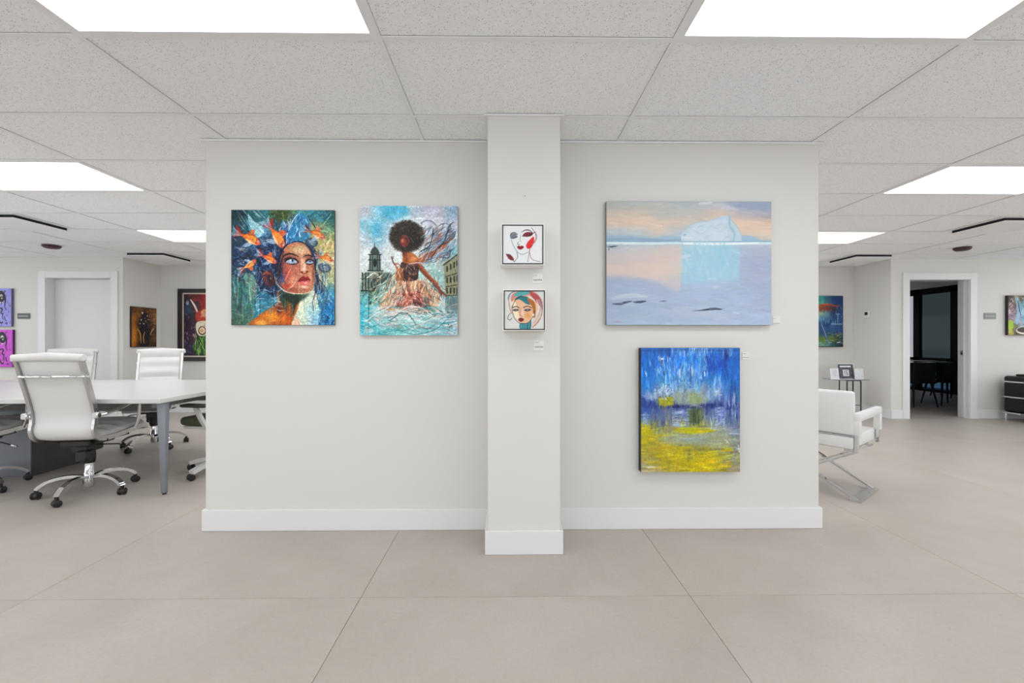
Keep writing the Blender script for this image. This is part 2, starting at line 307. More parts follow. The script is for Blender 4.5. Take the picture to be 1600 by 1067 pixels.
# ================================================================ CEILING FIXTURES
diffm = mat('light_diffuser', (.9, .9, .9), .5, emit=('#f8fbff', PANEL))
fb = B()
for r in ((.012, TX-.012, .012, .03), (.012, TX-.012, TY-.03, TY-.012), (.012, .03, .03, TY-.03), (TX-.03, TX-.012, .03, TY-.03)): box(fb, *r, -.001, .03)
db = B(); box(db, .03, TX-.03, .03, TY-.03, .004, .012)
LBL = {(-1, -1): 'large bright ceiling light panel cropped by the top edge above the fish painting', (1, -1): 'large bright ceiling light panel cropped by the top edge above the iceberg painting',
       (-3, 2): 'bright ceiling light panel at the left edge over the conference table', (3, 2): 'bright ceiling light panel at the right edge above the white director chair',
       (-3, 5): 'small far ceiling light panel touching the left end of the partition wall', (3, 5): 'small far ceiling light panel touching the right end of the partition wall'}
proto = None
for (i, j) in sorted(LIGHTS, key=lambda q: q not in LBL):
    lab = LBL.get((i, j), 'added ceiling light panel, unseen behind the viewpoint' if j < -1 else 'added ceiling light panel, unseen behind the partition wall' if j > 0 and abs(i) < 5 else 'added ceiling light panel, unseen past the left edge' if i < 0 else 'added ceiling light panel, unseen past the right edge'); loc = (X0+i*TX, Y0+j*TY, H)
    if proto is None:
        proto = thing('ceiling_light', lab, 'ceiling light', loc, 0, 'flush ceiling light panels'); obj('frame', fb, gridm, proto); obj('diffuser', db, diffm, proto)
    else: dup(proto, loc, 0, lab)
VL = {(-4, 4): 'square black slotted air vent at the left edge, nearer of the two on that side', (-4, 7): 'square air vent with a black slot above the red framed picture',
      (4, 4): 'square black slotted air vent at the right edge, nearer of the two there', (4, 7): 'square air vent with a black slot above the blue canvas'}
proto = None
for (i, j), s in VENTS.items():
    loc = (X0+i*TX+(0 if s == 0 else TX/2), Y0+j*TY, H)
    if proto is None:
        proto = thing('air_vent', VL[(i, j)], 'vent', loc, 0, 'square ceiling vents')
        b = B(); box(b, .012, .598, .012, .598, -.001, .004); obj('vent_frame', b, gridm, proto)
        b = B(); box(b, .05, .56, .05, .56, -.028, -.0012); obj('vent_slot', b, mat('vent_black', (.004, .004, .004), .8), proto)
        b = B(); box(b, .04, .57, .04, .57, -.036, -.0285, .002, 1); obj('vent_plate', b, gridm, proto)
    else: dup(proto, loc, 0, VL[(i, j)])
mar = mat('dark_maroon', (.045, .018, .02), .5)
for lab, px in (('dark maroon round ceiling speaker left of the partition wall', 80.5), ('dark maroon round ceiling speaker above the open doorway at right', 1503.5)):
    x, _ = at(px, 0, 5.62); t = thing('ceiling_speaker', lab, 'ceiling speaker', (x, 5.62, H), 0, 'dark round ceiling speakers')
    b = B(); lathe(b, [(.092, 0), (.090, -.018), (.068, -.036), (.03, -.042)], cz=-.001); obj('speaker_housing', b, mar, t, True)
    b = B(); 
    for k in range(5): lathe(b, [(.080-.015*k, -.030-.003*k), (.074-.015*k, -.0345-.003*k)])
    obj('speaker_grille', b, mat('maroon_grille', (.16, .10, .11), .5), t, True)
# ---------------------------------------------------------------- painter: colours the canvases stroke by stroke
import numpy as np, math
def hx(c):
    if isinstance(c, str):
        c = c.lstrip('#'); return np.array([int(c[i:i+2], 16)/255 for i in (0, 2, 4)])
    return np.array(c, float)
def spline(p, n=6, closed=False):
    p = np.array(p, float); m = len(p)
    if m < 3: return p
    out = []
    rng = range(m) if closed else range(m-1)
    for i in rng:
        if closed: a, b, c, d = p[(i-1) % m], p[i], p[(i+1) % m], p[(i+2) % m]
        else: a, b, c, d = p[max(i-1, 0)], p[i], p[i+1], p[min(i+2, m-1)]
        for k in range(n):
            t = k/n
            out.append(.5*((2*b)+(c-a)*t+(2*a-5*b+4*c-d)*t*t+(3*b-a-3*c+d)*t**3))
    if not closed: out.append(p[-1])
    return np.array(out)
class Art:
    def __init__(s, x0, y0, x1, y1, W, seed=1, bg='#808080'):
        s.x0, s.y0, s.k = x0, y0, W/(x1-x0)
        s.W = W; s.H = int(round((y1-y0)*s.k)); s.r = np.random.RandomState(seed)
        s.im = np.zeros((s.H, s.W, 3))+hx(bg)
        s.ext = (x0, y0, x1, y1)
    sx = 1
    def T(s, p):
        p = np.array(p, float).reshape(-1, 2)*np.array([s.sx, 1])
        return (p-np.array([s.x0, s.y0]))*s.k
    def box(s, lo, hi):
        a = max(0, int(math.floor(lo[0]))); b = min(s.W, int(math.ceil(hi[0]))+1)
        c = max(0, int(math.floor(lo[1]))); d = min(s.H, int(math.ceil(hi[1]))+1)
        if a >= b or c >= d: return None
        yy, xx = np.mgrid[c:d, a:b]
        return a, b, c, d, xx+.5, yy+.5
    def mix(s, a, b, c, d, m, col, col2=None, g=None):
        m = np.clip(m, 0, 1)[..., None]; col = hx(col)
        if col2 is not None: col = col+(hx(col2)-col)*np.clip(g, 0, 1)[..., None]
        s.im[c:d, a:b] = s.im[c:d, a:b]*(1-m)+col*m
    def poly(s, pts, col, a=1, soft=1, smooth=True, col2=None, gd=(0, 1)):
        q = s.T(spline(pts, 6, True) if smooth else pts)
        B = s.box(q.min(0)-soft*2, q.max(0)+soft*2)
        if B is None: return
        x0, x1, y0, y1, X, Y = B
        ins = np.zeros(X.shape, bool); dist = np.full(X.shape, 1e9)
        for i in range(len(q)):
            p, r = q[i], q[(i+1) % len(q)]
            if p[1] != r[1]:
                cr = (p[1] > Y) != (r[1] > Y)
                ins ^= cr & (X < (r[0]-p[0])*(Y-p[1])/(r[1]-p[1])+p[0])
            d = r-p; L = d@d+1e-9
            t = np.clip(((X-p[0])*d[0]+(Y-p[1])*d[1])/L, 0, 1)
            dist = np.minimum(dist, (X-p[0]-t*d[0])**2+(Y-p[1]-t*d[1])**2)
        dd = np.sqrt(dist)*np.where(ins, 1, -1)
        m = np.clip(dd/soft+.5, 0, 1)*a
        g = None
        if col2 is not None:
            gd = np.array(gd, float); pr = q@gd; g = (X*gd[0]+Y*gd[1]-pr.min())/(np.ptp(pr)+1e-9)
        s.mix(x0, x1, y0, y1, m, col, col2, g)
    def ell(s, cx, cy, rx, ry, col, a=1, rot=0, soft=1, col2=None):
        c = s.T((cx, cy))[0]; rx *= s.k; ry *= s.k; R = max(rx, ry)+soft*2
        B = s.box(c-R, c+R)
        if B is None: return
        x0, x1, y0, y1, X, Y = B
        r = math.radians(rot); u = (X-c[0])*math.cos(r)+(Y-c[1])*math.sin(r); v = -(X-c[0])*math.sin(r)+(Y-c[1])*math.cos(r)
        n = np.sqrt((u/rx)**2+(v/ry)**2)
        m = np.clip((1-n)*min(rx, ry)/soft+.5, 0, 1)*a
        s.mix(x0, x1, y0, y1, m, col, col2, n if col2 is not None else None)
    def glow(s, cx, cy, rx, ry, col, a=.7, rot=0):
        c = s.T((cx, cy))[0]; rx *= s.k; ry *= s.k; R = 2.2*max(rx, ry)
        B = s.box(c-R, c+R)
        if B is None: return
        x0, x1, y0, y1, X, Y = B
        r = math.radians(rot); u = (X-c[0])*math.cos(r)+(Y-c[1])*math.sin(r); v = -(X-c[0])*math.sin(r)+(Y-c[1])*math.cos(r)
        s.mix(x0, x1, y0, y1, np.exp(-((u/rx)**2+(v/ry)**2))*a, col)
    def line(s, pts, w, col, a=1, smooth=True, soft=1):
        p = spline(pts, 5) if smooth and len(pts) > 2 else np.array(pts, float)
        q = s.T(p); n = len(q)
        w = np.interp(np.linspace(0, 1, n), np.linspace(0, 1, len(w)), w)*s.k/2 if hasattr(w, '__len__') else np.full(n, w*s.k/2)
        B = s.box(q.min(0)-w.max()-2, q.max(0)+w.max()+2)
        if B is None: return
        x0, x1, y0, y1, X, Y = B; best = np.full(X.shape, -1e9)
        for i in range(n-1):
            d = q[i+1]-q[i]; L = d@d+1e-9
            t = np.clip(((X-q[i][0])*d[0]+(Y-q[i][1])*d[1])/L, 0, 1)
            best = np.maximum(best, w[i]+(w[i+1]-w[i])*t-np.sqrt((X-q[i][0]-t*d[0])**2+(Y-q[i][1]-t*d[1])**2))
        m = np.clip(best/soft+.5, 0, 1)
        s.mix(x0, x1, y0, y1, m*a, col)
    def noise(s, sx, sy=None, oct=3):
        sy = sy or sx; out = np.zeros((s.H, s.W)); amp = 1; tot = 0
        for o in range(oct):
            nx = max(2, int(s.W/(sx*s.k)*2**o)+2); ny = max(2, int(s.H/(sy*s.k)*2**o)+2)
            g = s.r.rand(ny+1, nx+1)
            X = np.linspace(0, nx-1e-6, s.W); Y = np.linspace(0, ny-1e-6, s.H)
            xi = X.astype(int); yi = Y.astype(int); fx = X-xi; fy = Y-yi
            fx = fx*fx*(3-2*fx); fy = fy*fy*(3-2*fy)
            a = g[yi][:, xi]; b = g[yi][:, xi+1]; c = g[yi+1][:, xi]; d = g[yi+1][:, xi+1]
            out += amp*((a*(1-fx)+b*fx)*(1-fy)[:, None]+(c*(1-fx)+d*fx)*fy[:, None]); tot += amp; amp *= .55
        return out/tot
    def grid(s, rows):
        """coarse colour field: rows of hex colours stretched over the canvas"""
        g = np.array([[hx(c) for c in r.split()] for r in rows]); ny, nx = g.shape[:2]
        X = np.clip((np.arange(s.W)+.5)/s.W*nx-.5, 0, nx-1.001); Y = np.clip((np.arange(s.H)+.5)/s.H*ny-.5, 0, ny-1.001)
        xi = X.astype(int); yi = Y.astype(int); fx = (X-xi)[None, :, None]; fy = (Y-yi)[:, None, None]
        fx = fx*fx*(3-2*fx); fy = fy*fy*(3-2*fy)
        s.im = (g[yi][:, xi]*(1-fx)+g[yi][:, xi+1]*fx)*(1-fy)+(g[yi+1][:, xi]*(1-fx)+g[yi+1][:, xi+1]*fx)*fy
    def mottle(s, sx, sy, amt, col=None, thr=.55):
        n = s.noise(sx, sy)
        if col is None: s.im *= (1+(n-.5)*amt)[..., None]
        else: m = np.clip((n-thr)*6, 0, 1)[..., None]*amt; s.im = s.im*(1-m)+hx(col)*m
    def warp(s, amt, sc):
        dx = (s.noise(sc)-.5)*2*amt*s.k; dy = (s.noise(sc)-.5)*2*amt*s.k
        yy, xx = np.mgrid[0:s.H, 0:s.W]
        s.im = s.im[np.clip((yy+dy).astype(int), 0, s.H-1), np.clip((xx+dx).astype(int), 0, s.W-1)]
    def dabs(s, n, region, L, w, cols, a=.8, ang=None, curve=0):
        x0, y0, x1, y1 = region
        for i in range(n):
            x = s.r.uniform(x0, x1); y = s.r.uniform(y0, y1)
            t = math.radians(s.r.uniform(*ang)) if ang else s.r.uniform(0, math.pi)
            l = L*s.r.uniform(.5, 1.2)/2; dx, dy = math.cos(t)*l, math.sin(t)*l
            c = curve*s.r.uniform(-1, 1)*.6
            s.line([(x-dx, y-dy), (x-dy*c, y+dx*c), (x+dx, y+dy)], [w*.3, w, w*.2], cols[s.r.randint(len(cols))], a*s.r.uniform(.6, 1))
    def rebrush(s, n, L, w, jit=.12, ang=None, a=.7, region=None):
        x0, y0, x1, y1 = region or s.ext
        for i in range(n):
            x = s.r.uniform(x0, x1); y = s.r.uniform(y0, y1); q = s.T((x, y))[0]
            c = s.im[int(np.clip(q[1], 0, s.H-1)), int(np.clip(q[0], 0, s.W-1))]
            c = np.clip(c*(1+s.r.uniform(-jit, jit*1.3))+s.r.uniform(-.25, .25, 3)*jit, 0, 1)
            t = math.radians(s.r.uniform(*ang)) if ang else s.r.uniform(0, math.pi)
            l = L*s.r.uniform(.5, 1.2)/2
            s.line([(x-math.cos(t)*l, y-math.sin(t)*l), (x+math.cos(t)*l, y+math.sin(t)*l)], [w*.4, w], c, a, False)
    def done(s): return np.clip(s.im, 0, 1)

def fish(A, cx, cy, L, ang, fl=1, body='#e2702c', hi='#f6b070', dk='#a8342a', fin='#9fb8cc'):
    r = math.radians(ang); c, n = math.cos(r), math.sin(r)
    def P(*q): return [(cx+(u*c-v*fl*n)*L, cy+(u*n+v*fl*c)*L) for u, v in q]
    A.poly(P((-.42, 0), (-.62, -.2), (-.85, -.3), (-.72, -.05), (-.8, .22), (-.6, .14)), dk, .9)
    A.poly(P((-.45, .02), (-.75, -.1), (-1.0, -.25), (-.9, .0), (-.95, .25), (-.6, .12)), fin, .55)
    for k in range(5): A.line(P((-.42, 0), (-.65, -.15+.08*k), (-.92, -.26+.13*k)), [3, 2], '#f2e2d4' if k % 2 else '#6a3038', .7)
    A.poly(P((-.2, -.12), (-.15, -.36), (.02, -.44), (.06, -.28), (.15, -.15)), '#c8562c', .9)
    for k in range(4): A.line(P((-.15+.07*k, -.14), (-.14+.06*k, -.38)), 2.5, '#f4cfa0', .7)
    A.poly(P((.05, .12), (-.12, .26), (-.2, .46), (.0, .4), (.16, .2)), fin, .85)
    for k in range(4): A.line(P((.06, .14), (-.16+.07*k, .42-.03*k)), 2.5, '#eef4fa' if k % 2 else '#32466e', .7)
    A.poly(P((-.48, 0), (-.25, -.13), (.05, -.19), (.35, -.12), (.5, .03), (.4, .13), (.1, .19), (-.2, .12)), body, 1, col2=hi, gd=(.2, 1))
    A.poly(P((-.3, -.06), (.05, -.15), (.3, -.09), (.1, -.02), (-.15, .0)), '#f39a3e', .8)
    A.poly(P((.22, -.13), (.36, -.12), (.52, .03), (.4, .13), (.24, .12), (.28, 0)), '#cf5a48', .85)
    A.poly(P((-.3, .08), (.05, .17), (.3, .12), (.1, .1)), '#fbe3c6', .7)
    for k in range(6): A.line(P((-.3+.09*k, -.1), (-.27+.09*k, .0), (-.3+.09*k, .1)), 2, dk, .35)
    p = P((.37, -.02))[0]; A.ell(p[0], p[1], .045*L, .045*L, '#f3e2cf'); A.ell(p[0], p[1], .027*L, .027*L, '#16161c')
    A.line(P((-.45, -.02), (-.2, -.15), (.1, -.2), (.4, -.1), (.52, .03)), 2.5, '#5a1f1c', .6)
    A.line(P((.24, .13), (.3, 0), (.24, -.12)), 2.5, '#7a2a22', .6)

def art_fish_woman():
    A = Art(103, 88, 885, 958, 250, 3)
    A.grid(['#24454c #2c5c60 #3f7c84 #4a5c3c #55654a #5c9aa4 #3a7480 #2f5f68',
            '#1f4550 #3a7a86 #6fa0ac #3b6a7c #3a6fa0 #8fa88c #9a9468 #6b8a70',
            '#2c4a5c #33506c #40607c #2c4466 #2e4a70 #8a8a62 #b0a877 #a8a070',
            '#26445a #24405c #22385c #26365a #40405a #40506a #94946e #b5ac82',
            '#2b4e5e #2a4f62 #223a50 #28304a #704a48 #50485a #8c8c70 #b7b48e',
            '#37605f #3c6a6c #2c3c44 #2a3648 #5a3c3c #60585a #8fa5a0 #a9b48e',
            '#3c6663 #3f7272 #2f5a66 #265068 #34564c #a8a880 #b4c4b2 #4a8fae',
            '#446a64 #4a7a74 #38707c #2a5060 #60502c #c4cdb4 #8fbac2 #2b7cac',
            '#4c6a5e #587c70 #3c5c54 #8a5c24 #7a4a20 #b6beb0 #8cb0c0 #256a98'])
    A.mottle(60, 60, .35); A.mottle(25, 25, .25)
    A.rebrush(1200, 60, 14, .2)
    # feather-like hair and fins round the head
    A.poly([(530, 230), (600, 120), (640, 118), (690, 160), (700, 290), (640, 330), (560, 345), (520, 300)], '#3d86b2', .9)
    A.dabs(70, (540, 130, 690, 330), 40, 7, ['#bfe0ee', '#e9f3f8', '#2c5f94', '#5ba4cc', '#1d3c6c'], .8, (50, 130))
    A.line([(525, 290), (545, 220), (590, 140), (620, 115)], [8, 3], '#eaf4f6', .9)
    A.poly([(230, 120), (280, 180), (330, 190), (350, 260), (300, 300), (250, 230)], '#a9cdd8', .8)
    A.dabs(30, (180, 100, 350, 280), 110, 6, ['#d6ebf0', '#6fb0c0', '#27566e'], .6, (35, 60))
    A.dabs(60, (470, 180, 540, 330), 45, 7, ['#e8f2fa', '#7fb0dc', '#1b3058', '#3564a0'], .85, (60, 120))
    A.poly([(300, 360), (470, 380), (500, 480), (460, 640), (420, 740), (330, 700), (300, 560), (330, 430)], '#1b2c4a', .9)
    A.poly([(680, 330), (760, 420), (745, 520), (770, 600), (800, 700), (740, 720), (735, 560), (710, 440)], '#22304e', .9)
    A.dabs(90, (290, 380, 480, 700), 70, 7, ['#2f5f9c', '#7fa4cc', '#11182c', '#4a86b8', '#c8d8ea'], .7, (60, 120), .4)
    A.dabs(40, (690, 400, 800, 720), 80, 6, ['#3c6fa4', '#8fb6d4', '#161c30', '#c9d9e6'], .7, (60, 100), .3)
    # neck and shoulder
    A.poly([(470, 690), (440, 790), (380, 840), (290, 900), (250, 970), (590, 970), (600, 860), (640, 730)], '#a85e2a', 1)
    A.poly([(480, 690), (640, 725), (600, 800), (560, 900), (500, 830), (470, 760)], '#2c4c40', .95)
    A.glow(420, 890, 80, 40, '#f0a030', .9); A.glow(330, 940, 50, 22, '#f6c060', .8); A.glow(540, 860, 24, 80, '#c05a20', .85)
    A.glow(470, 840, 24, 50, '#5a2418', .8); A.glow(500, 910, 20, 34, '#e07a2a', .8)
    A.poly([(560, 965), (600, 850), (640, 740), (730, 700), (760, 800), (700, 900), (640, 965)], '#c6d2be', .9)
    A.poly([(565, 958), (600, 900), (625, 960)], '#e8b4a0', .9)
    A.glow(700, 860, 40, 60, '#9cc4cc', .8); A.glow(630, 800, 16, 60, '#efe9c8', .8)
    # face
    A.poly([(600, 333), (660, 350), (705, 410), (728, 490), (735, 560), (732, 620), (715, 690), (665, 718), (600, 722), (520, 700), (465, 630), (455, 540), (478, 450), (510, 375), (555, 343)], '#b97a5f', 1)
    A.glow(610, 390, 60, 34, '#c8b48a', .85); A.glow(640, 500, 20, 60, '#e4c0a4', .85); A.glow(700, 600, 24, 60, '#d8a888', .7)
    A.glow(530, 570, 44, 44, '#b4504c', .9); A.glow(575, 620, 30, 50, '#d89a86', .8); A.glow(485, 600, 22, 40, '#3a78a8', .9)
    A.glow(525, 665, 28, 22, '#d8502c', .9); A.glow(590, 670, 36, 24, '#c07058', .6); A.glow(655, 668, 34, 12, '#f2d8c8', .8); A.glow(650, 700, 40, 14, '#b47860', .8)
    A.glow(490, 470, 20, 40, '#6a3c48', .7); A.glow(725, 560, 10, 70, '#7a4a44', .8); A.glow(590, 510, 50, 14, '#a4605c', .5)
    A.glow(500, 560, 30, 120, '#8a4448', .55); A.glow(470, 520, 14, 90, '#3c3048', .8); A.glow(560, 690, 60, 22, '#8a4c40', .6); A.glow(640, 400, 50, 40, '#e0c8a8', .5); A.glow(560, 440, 50, 14, '#7a4248', .6); A.glow(695, 448, 30, 12, '#7a4248', .6)
    # eyes
    A.ell(558, 472, 54, 27, '#33222c', .9, 8, soft=3); A.poly([(518, 482), (545, 463), (585, 467), (602, 487), (560, 493)], '#a9b2c0'); A.ell(566, 473, 16, 14, '#86a4cf'); A.ell(567, 470, 8, 8, '#131522'); A.ell(554, 469, 4, 4, '#ffffff')
    A.line([(508, 482), (535, 455), (585, 458), (612, 484)], [5, 10, 7], '#170f16'); A.line([(530, 500), (575, 502), (606, 490)], 4, '#5a2c30', .8)
    A.ell(695, 480, 32, 24, '#33222c', .85, 4, soft=3); A.poly([(672, 488), (688, 471), (714, 475), (724, 486), (700, 493)], '#a9b2c0'); A.ell(700, 477, 12, 11, '#86a4cf'); A.ell(701, 475, 6, 6, '#131522')
    A.line([(662, 488), (684, 462), (715, 464), (730, 482)], [4, 9, 6], '#170f16')
    A.line([(492, 446), (520, 424), (565, 420), (612, 440)], [9, 14, 6], '#2b1a1c'); A.line([(650, 440), (680, 430), (708, 436), (728, 458)], [6, 12, 6], '#2b1a1c')
    # nose and mouth
    A.line([(625, 450), (622, 500), (622, 540)], [6, 8, 12], '#8a4a40', .6); A.glow(655, 540, 14, 16, '#f4d4c0', .9); A.line([(622, 552), (640, 566), (660, 568), (684, 556)], [8, 7, 6], '#7a2c28', .9)
    A.ell(640, 556, 8, 5, '#3c1418'); A.ell(678, 553, 7, 5, '#3c1418'); A.glow(660, 505, 7, 30, '#f8e4d4', .8)
    A.poly([(606, 628), (630, 598), (652, 588), (668, 596), (684, 590), (702, 616), (680, 622), (650, 624)], '#8e2b34'); A.poly([(606, 628), (650, 624), (702, 616), (694, 642), (660, 656), (630, 650)], '#cf6a66')
    A.line([(606, 628), (650, 622), (702, 616)], 4, '#3e1018'); A.glow(668, 640, 16, 6, '#f6b8ac', .9)
    # ear, cheek line
    A.poly([(345, 570), (370, 550), (410, 570), (432, 640), (400, 665), (365, 650), (345, 610)], '#9c4634', .9, 3, True, '#5a2824', (1, 1)); A.ell(394, 612, 20, 30, '#3a181c', .9, -20, soft=4); A.line([(352, 575), (372, 560), (402, 578)], 5, '#e08c64', .8)
    A.line([(428, 570), (450, 640), (500, 695), (570, 718), (650, 718), (705, 700)], [4, 8, 6, 4], '#e9dccb', .85)
    A.line([(585, 500), (588, 560), (586, 640)], 3, '#3a4f5a', .7); A.line([(605, 640), (606, 710)], 3, '#5a3c38', .6)
    A.dabs(50, (470, 350, 720, 700), 22, 5, ['#e8b49c', '#8a3a3a', '#f2dcc8', '#6a8aa8', '#c86a50'], .45)
    # feathery collar at the left of the neck
    A.poly([(290, 760), (350, 700), (440, 760), (470, 740), (440, 800), (340, 860), (280, 900)], '#3c86a0', .8)
    A.dabs(60, (280, 690, 480, 850), 60, 7, ['#d9eef4', '#6cb4cc', '#16304c', '#2a6a94', '#a8d4e4'], .8, (-50, 20), .4)
    # pale fins under the left fish
    for (a, b) in (((110, 360), (250, 420)), ((130, 450), (220, 520)), ((120, 560), (210, 600)), ((250, 540), (310, 600)), ((300, 290), (400, 380)), ((660, 300), (760, 370)), ((760, 490), (860, 560))):
        cx, cy = (a[0]+b[0])/2, (a[1]+b[1])/2; rx, ry = (b[0]-a[0])/2, (b[1]-a[1])/2
        A.ell(cx, cy, rx, ry, '#7fa6c2', .8, 10, soft=3, col2='#1e3454')
        for k in range(7): A.line([(a[0]+rx*.3, a[1]+ry*.2), (cx, cy+ry*(k-3)*.16), (b[0]-6*k, a[1]+2*ry*(k+1)/8)], [2, 4, 2], '#e4eff6' if k % 2 else '#22385c', .75)
    A.dabs(160, (103, 380, 480, 640), 60, 9, ['#0f1a30', '#1c2f50', '#0b1424', '#2c4c7c', '#45709c'], .75, None, .8)
    A.dabs(40, (260, 300, 500, 420), 50, 8, ['#0f1a30', '#22406c', '#6c94bc'], .7, None, .8)
    fish(A, 250, 308, 165, 24); fish(A, 455, 300, 180, 55); fish(A, 392, 458, 122, 26, body='#c8502c'); fish(A, 246, 500, 112, -30, -1, body='#dc8a4c')
    fish(A, 752, 272, 128, 22, body='#c0602a', dk='#6a2a28'); fish(A, 822, 456, 108, 12, body='#d87a2c')
    A.line([(215, 195), (240, 260)], 6, '#241c24'); A.line([(440, 190), (460, 250)], 6, '#2c2028'); A.line([(700, 160), (740, 220)], 6, '#2c2028')
    # hanging strands and drips
    A.poly([(200, 580), (250, 570), (290, 620), (285, 720), (240, 780), (220, 680)], '#7ea890', .7)
    A.dabs(70, (110, 580, 300, 800), 120, 6, ['#8fbcb8', '#24384a', '#c4d8cc', '#8a5c50', '#3f7a80'], .6, (78, 100), .2)
    A.dabs(40, (740, 520, 860, 780), 120, 6, ['#24364e', '#9fb8c4', '#e4e8d8', '#3a5a74', '#7a4c40'], .7, (72, 108), .3)
    A.line([(760, 600), (800, 650), (830, 700), (826, 780)], [7, 4], '#222c44'); A.line([(735, 650), (740, 720), (720, 780), (725, 850)], [8, 4], '#1e3a5c', .8)
    for i in range(40):
        x = A.r.uniform(110, 880); y = A.r.uniform(650, 800); A.line([(x, y), (x+1, y+A.r.uniform(60, 190))], 2.5, ['#1d3a40', '#d4e4dc', '#274a6a', '#8fb4b0'][i % 4], .6)
    A.dabs(60, (760, 700, 885, 958), 60, 12, ['#2b86b8', '#1d5a8c', '#5fb0d0', '#a8d4e0', '#23466c'], .6, (40, 130))
    A.dabs(12, (770, 880, 850, 940), 30, 4, ['#101c2c'], .8)
    A.dabs(40, (700, 90, 885, 600), 30, 5, ['#d8d4a0', '#7a8a60', '#e8e8c8', '#4c8a94'], .6)
    A.line([(800, 200), (860, 120)], 4, '#c6dedc', .8)
    for q in ([(540, 340), (500, 380), (470, 450), (452, 540), (458, 620)], [(520, 350), (480, 400), (460, 480), (440, 560)], [(670, 350), (715, 400), (738, 470), (742, 560), (760, 640)], [(560, 336), (600, 326), (650, 336), (700, 372)], [(500, 400), (486, 470), (470, 530), (466, 600)]): A.line(q, [5, 11, 5], '#18223c', .85)
    A.dabs(40, (440, 340, 500, 660), 60, 5, ['#101a30', '#3c6494', '#1c2c4c'], .7, (75, 110), .3)
    A.dabs(140, (103, 90, 885, 360), 34, 4, ['#d8ecf2', '#14222c', '#3c86a8', '#8fb4a0', '#c8703c'], .55, None, .8)
    A.dabs(160, (103, 360, 470, 760), 34, 4, ['#9fc4dc', '#0c1626', '#3c6c9c', '#d4e4ea', '#a85c3c'], .6, None, .8)
    A.dabs(90, (740, 380, 885, 800), 34, 4, ['#dcdcc0', '#1c2a3c', '#3c7ca0', '#8c5c40'], .6, None, .8)
    A.dabs(60, (260, 760, 600, 955), 30, 5, ['#f6c468', '#5c2a14', '#c8641c', '#2c4a44'], .5, None, .6)
    A.dabs(70, (470, 350, 720, 700), 18, 4, ['#8a4a3c', '#e8bc98', '#6c3038', '#d89070', '#f0d4b8'], .4)
    A.dabs(40, (330, 540, 440, 680), 50, 5, ['#16243e', '#34608c', '#8c4030', '#0e1628'], .7, (60, 120), .3)
    A.poly([(500, 722), (600, 735), (690, 722), (640, 770), (590, 800), (520, 770)], '#1e342e', .75, 6)
    for q, c_ in ((([(500, 640), (540, 560), (560, 520)]), '#e8a48c'), (([(520, 690), (570, 660), (600, 600)]), '#f0c4a4'), (([(480, 560), (500, 620), (540, 680)]), '#2c5c88'), (([(640, 340), (690, 380), (712, 430)]), '#4c4a58')): A.line(q, [3, 10, 3], c_, .6)
    A.rebrush(2600, 18, 5, .26, a=.36); A.mottle(7, 7, .5); A.im = (A.im-.5)*1.22+.465
    return A.done()

